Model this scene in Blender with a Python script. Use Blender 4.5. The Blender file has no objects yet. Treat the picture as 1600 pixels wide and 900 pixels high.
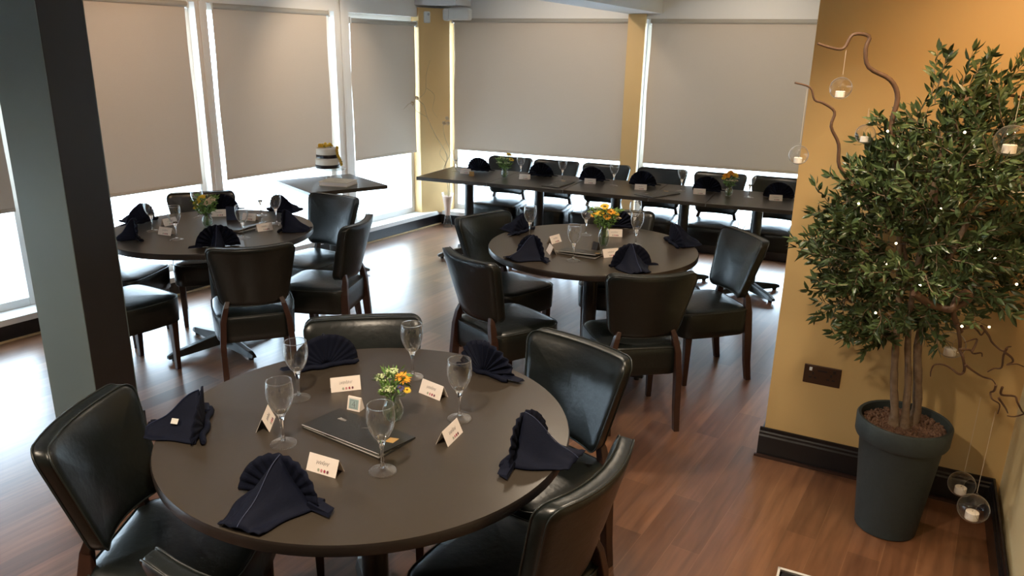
import bpy, math, random
from mathutils import Vector, Matrix
PI = math.pi
R = math.radians
scn = bpy.context.scene
COL = scn.collection

# ------------------------------------------------------------------ camera
cd = bpy.data.cameras.new('camera')
cam = bpy.data.objects.new('camera', cd)
COL.objects.link(cam)
cd.sensor_width = 36.0
cd.lens = 1192.36 * 36 / 1600
cd.clip_start = 0.05
pt, rl = 0.302747, 0.019093
Rv, Uv, Fv = Vector((1, 0, 0)), Vector((0, math.sin(pt), math.cos(pt))), Vector((0, math.cos(pt), -math.sin(pt)))
R2 = Rv * math.cos(rl) + Uv * math.sin(rl)
U2 = -Rv * math.sin(rl) + Uv * math.cos(rl)
m = Matrix((R2, U2, -Fv)).transposed().to_4x4()
m.translation = Vector((0, 0, 1.8358))
cam.matrix_world = m
scn.camera = cam

# ------------------------------------------------------------------ world, exposure, lamps
w = bpy.data.worlds.new('sky')
scn.world = w
w.use_nodes = True
bg = w.node_tree.nodes['Background']
bg.inputs[0].default_value = (0.66, 0.83, 1.0, 1)
bg.inputs[1].default_value = 12.0
scn.view_settings.view_transform = 'Standard'
scn.view_settings.look = 'None'
scn.view_settings.exposure = 0.38
scn.view_settings.gamma = 1.0
scn.view_settings.use_curve_mapping = False
scn.cycles.max_bounces = 10
scn.cycles.transparent_max_bounces = 24
scn.cycles.sample_clamp_indirect = 6.0

def spot(name, loc, target, power, col, angle=70, blend=0.8, rad=0.05):
    l = bpy.data.lights.new(name, 'SPOT')
    l.energy = power; l.color = col; l.spot_size = R(angle); l.spot_blend = blend; l.shadow_soft_size = rad
    o = bpy.data.objects.new(name, l); COL.objects.link(o)
    o.location = loc
    d = Vector(target) - Vector(loc)
    o.rotation_euler = d.to_track_quat('-Z', 'Y').to_euler()
    return o
WARM = (1.0, 0.66, 0.38)
WARM2 = (1.0, 0.82, 0.62)
# ceiling downlights of the room: position, aim, power, colour, cone
LAMPS = [
    ((1.55, 2.15, 2.40), (1.95, 2.75, 1.3), 32, (1.0, 0.62, 0.32), 110),
    ((-1.75, 4.55, 2.40), (-2.35, 5.45, 1.7), 34, WARM, 80),
    ((-0.95, 6.3, 2.40), (-1.65, 6.9, 1.7), 34, WARM2, 75),
    ((0.25, 6.6, 2.40), (0.5, 7.75, 1.5), 26, WARM2, 100),
    ((1.7, 5.9, 2.40), (2.1, 7.1, 1.5), 26, WARM2, 100),
    ((-0.5, 1.1, 2.40), (-0.5, 1.6, 0), 110, WARM2, 140),
    ((-2.6, 1.2, 2.40), (-2.6, 1.2, 0), 100, WARM2, 150),
    ((0.3, 4.0, 2.40), (0.3, 4.0, 0), 60, WARM2, 140),
    ((0.85, 2.3, 2.40), (0.95, 2.4, 0), 60, WARM2, 120),
]
for k, (p, t, e, c, a) in enumerate(LAMPS):
    spot('downlight_lamp', p, t, e, c, a)

# ------------------------------------------------------------------ materials
def mat(name, col, rough=0.5, metal=0.0, spec=0.5, coat=0.0, noise=0.0, nscale=20.0, bump=0.0, bscale=60.0, emit=None, trans=0.0, sheen=0.0):
    m = bpy.data.materials.new(name); m.use_nodes = True
    nt = m.node_tree; b = nt.nodes['Principled BSDF']
    b.inputs['Base Color'].default_value = (*col, 1)
    b.inputs['Roughness'].default_value = rough
    b.inputs['Metallic'].default_value = metal
    b.inputs['Specular IOR Level'].default_value = spec
    b.inputs['Coat Weight'].default_value = coat
    b.inputs['Transmission Weight'].default_value = trans
    b.inputs['Sheen Weight'].default_value = sheen
    tc = nt.nodes.new('ShaderNodeTexCoord')
    if noise > 0:
        n = nt.nodes.new('ShaderNodeTexNoise'); n.inputs['Scale'].default_value = nscale; n.inputs['Detail'].default_value = 5
        nt.links.new(tc.outputs['Object'], n.inputs['Vector'])
        mx = nt.nodes.new('ShaderNodeMix'); mx.data_type = 'RGBA'
        mx.inputs[6].default_value = (*[c * (1 - noise) for c in col], 1)
        mx.inputs[7].default_value = (*[min(1, c * (1 + noise)) for c in col], 1)
        nt.links.new(n.outputs['Fac'], mx.inputs[0]); nt.links.new(mx.outputs[2], b.inputs['Base Color'])
    if bump > 0:
        n2 = nt.nodes.new('ShaderNodeTexNoise'); n2.inputs['Scale'].default_value = bscale; n2.inputs['Detail'].default_value = 4
        nt.links.new(tc.outputs['Object'], n2.inputs['Vector'])
        bp = nt.nodes.new('ShaderNodeBump'); bp.inputs['Strength'].default_value = bump; bp.inputs['Distance'].default_value = 0.01
        nt.links.new(n2.outputs['Fac'], bp.inputs['Height']); nt.links.new(bp.outputs['Normal'], b.inputs['Normal'])
    if emit:
        b.inputs['Emission Color'].default_value = (*emit[0], 1); b.inputs['Emission Strength'].default_value = emit[1]
    return m

def glassy(name, tint=(1, 1, 1), base=0.04, edge=0.55, rough=0.02):
    m = bpy.data.materials.new(name); m.use_nodes = True
    nt = m.node_tree; nt.nodes.clear()
    out = nt.nodes.new('ShaderNodeOutputMaterial')
    tr = nt.nodes.new('ShaderNodeBsdfTransparent'); tr.inputs[0].default_value = (*tint, 1)
    gl = nt.nodes.new('ShaderNodeBsdfGlossy'); gl.inputs['Roughness'].default_value = rough
    lw = nt.nodes.new('ShaderNodeLayerWeight'); lw.inputs['Blend'].default_value = 0.25
    mr = nt.nodes.new('ShaderNodeMapRange'); mr.inputs['To Min'].default_value = base; mr.inputs['To Max'].default_value = edge
    mx = nt.nodes.new('ShaderNodeMixShader')
    nt.links.new(lw.outputs['Facing'], mr.inputs['Value']); nt.links.new(mr.outputs[0], mx.inputs[0])
    nt.links.new(tr.outputs[0], mx.inputs[1]); nt.links.new(gl.outputs[0], mx.inputs[2]); nt.links.new(mx.outputs[0], out.inputs[0])
    return m

def clearglass(name, tint, share):
    m = bpy.data.materials.new(name); m.use_nodes = True
    nt = m.node_tree; nt.nodes.clear()
    out = nt.nodes.new('ShaderNodeOutputMaterial')
    tr = nt.nodes.new('ShaderNodeBsdfTransparent'); tr.inputs[0].default_value = (*tint, 1)
    sp = nt.nodes.new('ShaderNodeBsdfGlossy'); sp.inputs['Roughness'].default_value = 0.03
    rf = nt.nodes.new('ShaderNodeBsdfGlossy'); rf.inputs['Roughness'].default_value = 0.45
    lw = nt.nodes.new('ShaderNodeLayerWeight'); lw.inputs['Blend'].default_value = 0.5
    pw = nt.nodes.new('ShaderNodeMath'); pw.operation = 'POWER'; pw.inputs[1].default_value = 2.6
    ml = nt.nodes.new('ShaderNodeMath'); ml.operation = 'MULTIPLY'; ml.inputs[1].default_value = share
    mx = nt.nodes.new('ShaderNodeMixShader'); mx.inputs[0].default_value = 0.06
    m2 = nt.nodes.new('ShaderNodeMixShader')
    nt.links.new(tr.outputs[0], mx.inputs[1]); nt.links.new(sp.outputs[0], mx.inputs[2])
    nt.links.new(lw.outputs['Facing'], pw.inputs[0]); nt.links.new(pw.outputs[0], ml.inputs[0]); nt.links.new(ml.outputs[0], m2.inputs[0])
    nt.links.new(mx.outputs[0], m2.inputs[1]); nt.links.new(rf.outputs[0], m2.inputs[2]); nt.links.new(m2.outputs[0], out.inputs[0])
    return m

def floor_material():
    m = bpy.data.materials.new('wood_floor'); m.use_nodes = True
    nt = m.node_tree; b = nt.nodes['Principled BSDF']
    tc = nt.nodes.new('ShaderNodeTexCoord'); mp = nt.nodes.new('ShaderNodeMapping')
    mp.inputs['Rotation'].default_value = (0, 0, R(-57.7))
    nt.links.new(tc.outputs['Object'], mp.inputs['Vector'])
    br = nt.nodes.new('ShaderNodeTexBrick')
    br.offset = 0.37; br.inputs['Scale'].default_value = 1.0
    br.inputs['Brick Width'].default_value = 0.95; br.inputs['Row Height'].default_value = 0.118
    br.inputs['Mortar Size'].default_value = 0.0015; br.inputs['Mortar Smooth'].default_value = 0.2
    br.inputs['Color1'].default_value = (0.120, 0.055, 0.027, 1); br.inputs['Color2'].default_value = (0.270, 0.135, 0.070, 1)
    br.inputs['Mortar'].default_value = (0.24, 0.13, 0.07, 1)
    nt.links.new(mp.outputs[0], br.inputs['Vector'])
    mp2 = nt.nodes.new('ShaderNodeMapping'); mp2.inputs['Scale'].default_value = (1.2, 14, 1)
    nt.links.new(mp.outputs[0], mp2.inputs['Vector'])
    n = nt.nodes.new('ShaderNodeTexNoise'); n.inputs['Scale'].default_value = 2.5; n.inputs['Detail'].default_value = 8; n.inputs['Distortion'].default_value = 0.25
    nt.links.new(mp2.outputs[0], n.inputs['Vector'])
    cr = nt.nodes.new('ShaderNodeValToRGB')
    cr.color_ramp.elements[0].position = 0.3; cr.color_ramp.elements[0].color = (0.62, 0.55, 0.5, 1)
    cr.color_ramp.elements[1].position = 0.75; cr.color_ramp.elements[1].color = (1.15, 1.1, 1.05, 1)
    nt.links.new(n.outputs['Fac'], cr.inputs[0])
    mx = nt.nodes.new('ShaderNodeMix'); mx.data_type = 'RGBA'; mx.blend_type = 'MULTIPLY'; mx.inputs[0].default_value = 1
    nt.links.new(br.outputs['Color'], mx.inputs[6]); nt.links.new(cr.outputs[0], mx.inputs[7])
    nt.links.new(mx.outputs[2], b.inputs['Base Color'])
    n3 = nt.nodes.new('ShaderNodeTexNoise'); n3.inputs['Scale'].default_value = 3; n3.inputs['Detail'].default_value = 4
    nt.links.new(mp.outputs[0], n3.inputs['Vector'])
    mr = nt.nodes.new('ShaderNodeMapRange'); mr.inputs['To Min'].default_value = 0.29; mr.inputs['To Max'].default_value = 0.38
    nt.links.new(n3.outputs['Fac'], mr.inputs['Value']); nt.links.new(mr.outputs[0], b.inputs['Roughness'])
    b.inputs['Specular IOR Level'].default_value = 0.6
    b.inputs['Coat Weight'].default_value = 0.6; b.inputs['Coat Roughness'].default_value = 0.28
    return m

def fabric_material():
    m = bpy.data.materials.new('blind_fabric'); m.use_nodes = True
    nt = m.node_tree; nt.nodes.clear()
    out = nt.nodes.new('ShaderNodeOutputMaterial')
    tc = nt.nodes.new('ShaderNodeTexCoord')
    n = nt.nodes.new('ShaderNodeTexNoise'); n.inputs['Scale'].default_value = 240
    nt.links.new(tc.outputs['Object'], n.inputs['Vector'])
    mx = nt.nodes.new('ShaderNodeMix'); mx.data_type = 'RGBA'
    mx.inputs[6].default_value = (0.52, 0.445, 0.37, 1); mx.inputs[7].default_value = (0.57, 0.49, 0.41, 1)
    nt.links.new(n.outputs['Fac'], mx.inputs[0])
    d = nt.nodes.new('ShaderNodeBsdfDiffuse'); t = nt.nodes.new('ShaderNodeBsdfTranslucent')
    t.inputs[0].default_value = (0.68, 0.52, 0.40, 1)
    nt.links.new(mx.outputs[2], d.inputs[0])
    ms = nt.nodes.new('ShaderNodeMixShader'); ms.inputs[0].default_value = 0.014
    nt.links.new(d.outputs[0], ms.inputs[1]); nt.links.new(t.outputs[0], ms.inputs[2]); nt.links.new(ms.outputs[0], out.inputs[0])
    return m

M = dict(
    floor=floor_material(), blind=fabric_material(),
    white=mat('white_paint', (0.74, 0.73, 0.71), 0.5, noise=0.03, nscale=3),
    ceiling=mat('ceiling_paint', (0.72, 0.74, 0.77), 0.8, noise=0.02, nscale=2),
    yellow=mat('yellow_wall_paint', (0.60, 0.41, 0.17), 0.55, noise=0.04, nscale=2.5, bump=0.02, bscale=40),
    yellow2=mat('pale_yellow_paint', (0.76, 0.52, 0.24), 0.5, noise=0.03, nscale=2),
    cream=mat('cream_wall_paint', (0.74, 0.62, 0.36), 0.55, noise=0.03, nscale=2),
    black=mat('black_gloss_paint', (0.006, 0.006, 0.008), 0.28, spec=0.5, bump=0.03, bscale=15),
    post=mat('post_black_brown', (0.022, 0.018, 0.015), 0.45, spec=0.3, noise=0.12, nscale=4), panel=mat('post_grey_green', (0.135, 0.170, 0.162), 0.40, noise=0.10, nscale=3),
    cassette=mat('blind_cassette', (0.40, 0.37, 0.32), 0.5),
    plastic=mat('white_plastic', (0.70, 0.72, 0.72), 0.4),
    leather=mat('black_leather', (0.0065, 0.0090, 0.0083), 0.33, spec=0.55, noise=0.25, nscale=9, bump=0.10, bscale=45),
    seam=mat('leather_seam', (0.016, 0.020, 0.019), 0.4),
    legwood=mat('dark_walnut_wood', (0.040, 0.017, 0.011), 0.36, noise=0.35, nscale=30),
    top=mat('dark_laminate', (0.050, 0.040, 0.030), 0.30, spec=0.5, noise=0.05, nscale=40, bump=0.01, bscale=200),
    edge=mat('laminate_edge', (0.022, 0.016, 0.013), 0.35),
    metal=mat('black_metal', (0.012, 0.013, 0.014), 0.30, spec=0.6),
    napkin=mat('navy_napkin_cloth', (0.0022, 0.0042, 0.0150), 0.80, spec=0.22, noise=0.2, nscale=60, bump=0.10, bscale=260),
    hem=mat('navy_hem', (0.020, 0.030, 0.075), 0.7),
    card=mat('white_card', (0.84, 0.74, 0.66), 0.7, noise=0.02, nscale=30),
    ink=mat('grey_ink', (0.16, 0.14, 0.14), 0.8),
    dotg=mat('dot_green_grey', (0.36, 0.38, 0.28), 0.8), dotp=mat('dot_pink', (0.55, 0.22, 0.24), 0.8),
    dotr=mat('dot_wine', (0.36, 0.05, 0.08), 0.8), dotd=mat('dot_plum', (0.16, 0.05, 0.07), 0.8),
    bluecard=mat('pale_blue_card', (0.33, 0.44, 0.44), 0.7), gold=mat('gold_card', (0.55, 0.33, 0.12), 0.4, metal=0.3),
    menu=mat('menu_leatherette', (0.022, 0.021, 0.019), 0.38, bump=0.05, bscale=200), page=mat('page', (0.55, 0.53, 0.5), 0.6),
    solidglass=mat('solid_clear_glass', (1, 1, 1), 0.0, trans=1.0), glass=clearglass('wine_glass_glass', (1, 1, 1), 0.8), vaseg=clearglass('vase_glass', (0.97, 0.99, 0.98), 0.7),
    pane=glassy('window_glass', (0.96, 0.98, 0.98), 0.04, 0.5), bauble=clearglass('thin_bauble_glass', (0.98, 0.98, 0.98), 0.9),
    water=glassy('vase_water', (0.80, 0.88, 0.80), 0.05, 0.4),
    leaf=mat('olive_leaf', (0.060, 0.095, 0.034), 0.36, noise=0.7, nscale=12), stem=mat('green_stem', (0.07, 0.16, 0.03), 0.6),
    leaf2=mat('bouquet_leaf', (0.15, 0.28, 0.06), 0.55, noise=0.4, nscale=30),
    yflower=mat('yellow_petal', (0.85, 0.55, 0.03), 0.6), oflower=mat('orange_petal', (0.85, 0.36, 0.02), 0.6),
    cflower=mat('cream_petal', (0.80, 0.62, 0.42), 0.6), gflower=mat('green_white_umbel', (0.68, 0.76, 0.42), 0.7),
    pflower=mat('purple_petal', (0.10, 0.09, 0.22), 0.7), eye=mat('flower_eye', (0.22, 0.10, 0.01), 0.8),
    icing=mat('white_icing', (0.80, 0.74, 0.64), 0.5), ribbon=mat('dark_ribbon', (0.012, 0.008, 0.012), 0.35),
    book=mat('cream_leather_album', (0.72, 0.60, 0.44), 0.5), line=mat('tooling_line', (0.30, 0.22, 0.12), 0.6),
    pot=mat('dark_teal_pot', (0.028, 0.040, 0.042), 0.62, noise=0.18, nscale=60, bump=0.15, bscale=220),
    gravel=mat('dark_gravel', (0.13, 0.070, 0.045), 0.5, noise=0.95, nscale=160), bark=mat('grey_bark', (0.19, 0.13, 0.085), 0.8, noise=0.45, nscale=45, bump=0.5, bscale=60),
    twig=mat('brown_twig', (0.105, 0.055, 0.030), 0.6, noise=0.4, nscale=30), twigl=mat('gold_twig', (0.50, 0.36, 0.20), 0.6, noise=0.3, nscale=30),
    candle=mat('white_candle_wax', (0.85, 0.80, 0.72), 0.5), wick=mat('wick', (0.02, 0.02, 0.02), 0.8),
    string=mat('pale_string', (0.60, 0.50, 0.38), 0.7),
    bulb=mat('fairy_bulb', (1, 0.85, 0.55), 0.4, emit=((1.0, 0.80, 0.45), 9.0)),
    bronze=mat('bronze_plate', (0.075, 0.045, 0.030), 0.35, metal=0.6), socket=mat('socket_black', (0.012, 0.010, 0.010), 0.4),
    chrome=mat('chrome', (0.6, 0.6, 0.62), 0.2, metal=1.0), concrete=mat('pale_paving', (0.72, 0.72, 0.70), 0.9, noise=0.05, nscale=1),
    filler=mat('pink_sand', (0.56, 0.38, 0.30), 0.8, noise=0.1, nscale=40), tag=mat('white_label', (0.70, 0.68, 0.62), 0.7),
    lamp=mat('downlight_face', (1, 0.9, 0.75), 0.5, emit=((1.0, 0.78, 0.52), 4.0)), petalw=mat('dried_white_flower', (0.62, 0.50, 0.36), 0.8),
)

# ------------------------------------------------------------------ mesh helpers
class MB:
    def __init__(s): s.v = []; s.f = []
    def add(s, vs, fs, mt=None):
        o = len(s.v)
        s.v += [tuple(mt @ Vector(p)) if mt else tuple(p) for p in vs]
        s.f += [tuple(i + o for i in f) for f in fs]
        return s
    def box(s, a, b, mt=None):
        x0, y0, z0 = a; x1, y1, z1 = b
        vs = [(x0, y0, z0), (x1, y0, z0), (x1, y1, z0), (x0, y1, z0), (x0, y0, z1), (x1, y0, z1), (x1, y1, z1), (x0, y1, z1)]
        return s.add(vs, [(3, 2, 1, 0), (4, 5, 6, 7), (0, 1, 5, 4), (1, 2, 6, 5), (2, 3, 7, 6), (3, 0, 4, 7)], mt)
    def prism(s, pts, z0, z1):
        n = len(pts)
        vs = [(p[0], p[1], z0) for p in pts] + [(p[0], p[1], z1) for p in pts]
        return s.add(vs, [tuple(range(n))[::-1], tuple(range(n, 2 * n))] + [(i, (i + 1) % n, n + (i + 1) % n, n + i) for i in range(n)])
    def rings(s, rs, cap0=True, cap1=True, closed=True):
        n = len(rs[0]); vs = [p for r in rs for p in r]; fs = []
        for k in range(len(rs) - 1):
            for i in range(n if closed else n - 1):
                j = (i + 1) % n
                fs.append((k * n + i, k * n + j, (k + 1) * n + j, (k + 1) * n + i))
        if cap0: fs.append(tuple(range(n))[::-1])
        if cap1: fs.append(tuple(range((len(rs) - 1) * n, len(rs) * n)))
        return s.add(vs, fs)
    def lathe(s, prof, n=28, c=(0, 0, 0), cap0=False, cap1=False):
        rs = [[(c[0] + r * math.cos(2 * PI * i / n), c[1] + r * math.sin(2 * PI * i / n), c[2] + z) for i in range(n)] for r, z in prof]
        return s.rings(rs, cap0, cap1)
    def tube(s, pts, rad, n=8, closed=False):
        pts = [Vector(p) for p in pts]; N = len(pts)
        rr = rad if isinstance(rad, (list, tuple)) else [rad] * N
        rs = []; prev = None
        for i in range(N):
            if closed: t = pts[(i + 1) % N] - pts[i - 1]
            else: t = pts[min(i + 1, N - 1)] - pts[max(i - 1, 0)]
            if t.length < 1e-9: t = Vector((0, 0, 1))
            t.normalize()
            if prev is None:
                a = Vector((0, 0, 1)) if abs(t.z) < 0.9 else Vector((1, 0, 0))
                u = t.cross(a).normalized()
            else:
                u = (prev - t * prev.dot(t))
                u = u.normalized() if u.length > 1e-6 else t.cross(Vector((0.3, 0.5, 1))).normalized()
            prev = u; v = t.cross(u)
            rs.append([tuple(pts[i] + (u * math.cos(2 * PI * k / n) + v * math.sin(2 * PI * k / n)) * rr[i]) for k in range(n)])
        if closed:
            rs.append(rs[0]); return s.rings(rs, False, False)
        return s.rings(rs)
    def sphere(s, c, r, n=12, k=8, sc=(1, 1, 1)):
        rs = []
        for j in range(k + 1):
            a = PI * j / k; rj = max(1e-4, math.sin(a)) * r
            rs.append([(c[0] + sc[0] * rj * math.cos(2 * PI * i / n), c[1] + sc[1] * rj * math.sin(2 * PI * i / n), c[2] - sc[2] * r * math.cos(a)) for i in range(n)])
        return s.rings(rs)
    def build(s, name, m, parent=None, smooth=None, bevel=0.0, solid=0.0, sub=0):
        me = bpy.data.meshes.new(name); me.from_pydata(s.v, [], s.f); me.update()
        me.materials.append(M[m] if isinstance(m, str) else m)
        import bmesh
        bm = bmesh.new(); bm.from_mesh(me); bmesh.ops.recalc_face_normals(bm, faces=bm.faces); bm.to_mesh(me); bm.free()
        o = bpy.data.objects.new(name, me); COL.objects.link(o)
        if parent: o.parent = parent
        if smooth is not None:
            for p in me.polygons: p.use_smooth = True
            try: me.set_sharp_from_angle(angle=R(smooth))
            except Exception: pass
        if solid:
            md = o.modifiers.new('s', 'SOLIDIFY'); md.thickness = solid; md.offset = 0
        if bevel:
            md = o.modifiers.new('b', 'BEVEL'); md.width = bevel; md.segments = 2; md.limit_method = 'ANGLE'; md.angle_limit = R(40)
        if sub:
            md = o.modifiers.new('u', 'SUBSURF'); md.levels = sub; md.render_levels = sub
        return o

def tag(o, label=None, cat=None, group=None, kind=None):
    if label: o['label'] = label
    if cat: o['category'] = cat
    if group: o['group'] = group
    if kind: o['kind'] = kind
    return o
def thing(name, label, cat, loc=(0, 0, 0), rz=0.0, group=None):
    o = bpy.data.objects.new(name, None); COL.objects.link(o)
    o.empty_display_size = 0.1
    o.location = loc; o.rotation_euler = (0, 0, rz)
    return tag(o, label, cat, group)
def struct(name, mb, m, smooth=None, bevel=0.0):
    o = mb.build(name, m, None, smooth, bevel); o['kind'] = 'structure'; return o
def dup(o, parent=None):
    c = o.copy(); COL.objects.link(c); c.parent = parent
    for ch in KIDS[o.name]: dup(ch, c)
    return c
KIDS = {}
def index_kids():
    KIDS.clear()
    for o in bpy.data.objects: KIDS[o.name] = []
    for o in bpy.data.objects:
        if o.parent: KIDS[o.parent.name].append(o)
def clone(o, label, loc, rz, group=None):
    c = dup(o); c.location = loc; c.rotation_euler = (0, 0, rz); c['label'] = label
    if group: c['group'] = group
    return c

def rrect(w, h, r, inset=0.0, n=6, squash=0.0):
    """rounded rectangle outline, ccw, half-sizes w,h"""
    w -= inset; h -= inset; r = max(r - inset, 0.004); r = min(r, w * .98, h * .98)
    pts = []
    for cx, cy, a0 in ((w - r, h - r, 0), (-w + r, h - r, 90), (-w + r, -h + r, 180), (w - r, -h + r, 270)):
        for i in range(n + 1):
            a = R(a0 + 90 * i / n); pts.append((cx + r * math.cos(a), cy + r * math.sin(a)))
    # extra points along long sides so the pad can curve
    out = []
    for i in range(len(pts)):
        p, q = pts[i], pts[(i + 1) % len(pts)]
        out.append(p)
        L = math.hypot(q[0] - p[0], q[1] - p[1])
        if (i % (n + 1)) == n:
            k = 7
            for j in range(1, k): out.append((p[0] + (q[0] - p[0]) * j / k, p[1] + (q[1] - p[1]) * j / k))
    return out

# ------------------------------------------------------------------ room shell
CN = Vector((-0.836, 8.322)); DL = Vector((-0.5471, -0.8371)); NLo = Vector((-0.8371, 0.5471))   # along left wall from corner, outward
DR = Vector((0.9246, -0.3810)); NRo = Vector((0.3810, 0.9246))
def strip(P, D, N, t0, t1, n0, n1):
    """four plan corners of a bar along a wall"""
    a = P + D * t0; b = P + D * t1
    return [tuple(a + N * n0), tuple(b + N * n0), tuple(b + N * n1), tuple(a + N * n1)]
ZC = 2.47
P1 = CN + DL * 11.1
P2, P3, P4, P5, P6 = Vector((-2.6, -3.8)), Vector((1.2, -3.2)), Vector((0.70, 0.27)), Vector((2.055, 2.845)), Vector((1.215, 3.275))
P7 = CN + DR * 4.15
flo = [tuple(CN + NLo * .3 + NRo * .3), tuple(P1 + NLo * .3), tuple(P2 + Vector((-.2, -.3))), tuple(P3 + Vector((.2, -.3))), tuple(Vector((2.5, .2))), tuple(Vector((3.6, 4.2))), tuple(P7 + NRo * .3 + DR * .5)]
struct('floor', MB().prism(flo, -0.12, 0.0), 'floor')
struct('ceiling', MB().prism(flo, ZC, ZC + 0.1), 'ceiling')
g = MB().prism([(-40, -20), (40, -20), (40, 60), (-40, 60)], -0.9, -0.8)
struct('ground', g, 'concrete')

ZS, ZH = 0.135, 2.13
def wall_run(name, P, D, N, T, wins, ms):
    mb = MB()
    mb.prism(strip(P, D, N, 0.0, T, -0.075, 0.24), 0, ZS)
    mb.prism(strip(P, D, N, 0.0, T, 0.0, 0.24), ZH, ZC)
    prev = None
    return mb
WL = [(0.30, 1.25, 0.33, 1.225, 2.045), (1.43, 2.72, 1.505, 2.665, 2.093), (2.82, 4.03, 2.89, 3.97, 2.093), (4.19, 5.42, 4.25, 5.36, 2.093), (5.6, 6.8, 5.66, 6.74, 2.093), (7.0, 8.2, 7.06, 8.14, 2.093)]
WR = [(0.165, 2.06, 0.205, 2.045, 2.093), (2.20, 4.10, 2.25, 4.06, 2.093)]
mb = wall_run('wall_left', CN, DL, NLo, 11.1, WL, None)
cur = 0.30
for (a, b, *_r) in WL:
    if a > cur + .01: mb.prism(strip(CN, DL, NLo, cur, a, -0.005, 0.24), ZS, ZH)
    cur = b
mb.prism(strip(CN, DL, NLo, cur, 11.1, -0.005, 0.24), ZS, ZH)
struct('wall_left', mb, 'white')
mb = wall_run('wall_back', CN, DR, NRo, 4.15, WR, None)
struct('wall_back', mb, 'white')
# yellow corner pillar, yellow pillar between the far windows
pa, pb_ = CN + DL * 0.30, CN + DR * 0.165
pil = MB().prism([tuple(pa - NLo * .02), tuple(pb_ - NRo * .02), tuple(pb_ + NRo * .24), tuple(CN + NLo * .24 + NRo * .24), tuple(pa + NLo * .24)], ZS - 0.0, 2.22)
struct('wall_corner_pillar', pil, 'yellow2')
struct('wall_back_pillar', MB().prism(strip(CN, DR, NRo, 2.035, 2.20, -0.035, 0.012), 0.0, 2.17), 'yellow2')
struct('trim_10', MB().prism(strip(CN, DR, NRo, 2.04, 2.195, 0.012, 0.24), ZS, ZH), 'white')
# white boxed-in bulkhead over the corner and the ceiling beam running in from the pillar
struct('trim_1', MB().prism([tuple(CN + DL * .33), tuple(CN + DR * .40), tuple(CN + DR * .40 - NRo * .34), tuple(CN + DL * .33 - NLo * .10)], 2.24, ZC), 'ceiling')
bd = Vector((-0.445, -0.895))
b0, b1 = Vector((1.02, 7.555)), Vector((1.33, 7.43))
struct('trim_2', MB().prism([tuple(b0), tuple(b1), tuple(b1 + bd * 7.5), tuple(b0 + bd * 7.5)], 2.175, ZC), 'ceiling')

# baseboards and sills
def base_strip(name, P, D, N, t0, t1):
    struct(name, MB().prism(strip(P, D, N, t0, t1, -0.095, -0.075), 0.0, 0.105), 'black', bevel=0.003)
base_strip('baseboard_left', CN, DL, NLo, 0.02, 11.1)
base_strip('baseboard_back', CN, DR, NRo, 0.02, 4.15)
struct('trim_3', MB().prism(strip(CN, DL, NLo, 0.0, 11.1, -0.10, 0.12), ZS - 0.03, ZS + 0.012), 'white', bevel=0.004)
struct('trim_4', MB().prism(strip(CN, DR, NRo, 0.0, 4.15, -0.10, 0.12), ZS - 0.03, ZS + 0.012), 'white', bevel=0.004)
struct('trim_5', MB().prism(strip(CN, DL, NLo, 0.04, 11.1, -0.108, -0.095), 0.0, 0.012), 'twigl')
for k, (t, wd) in enumerate(((1.34, .02), (2.77, .02), (4.11, .02))):      # moulding ribs on the columns
    struct('trim_%d' % (6 + k), MB().prism(strip(CN, DL, NLo, t - wd, t + wd, -0.018, -0.004), ZS + .012, ZH + .1), 'white', bevel=0.004)

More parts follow.
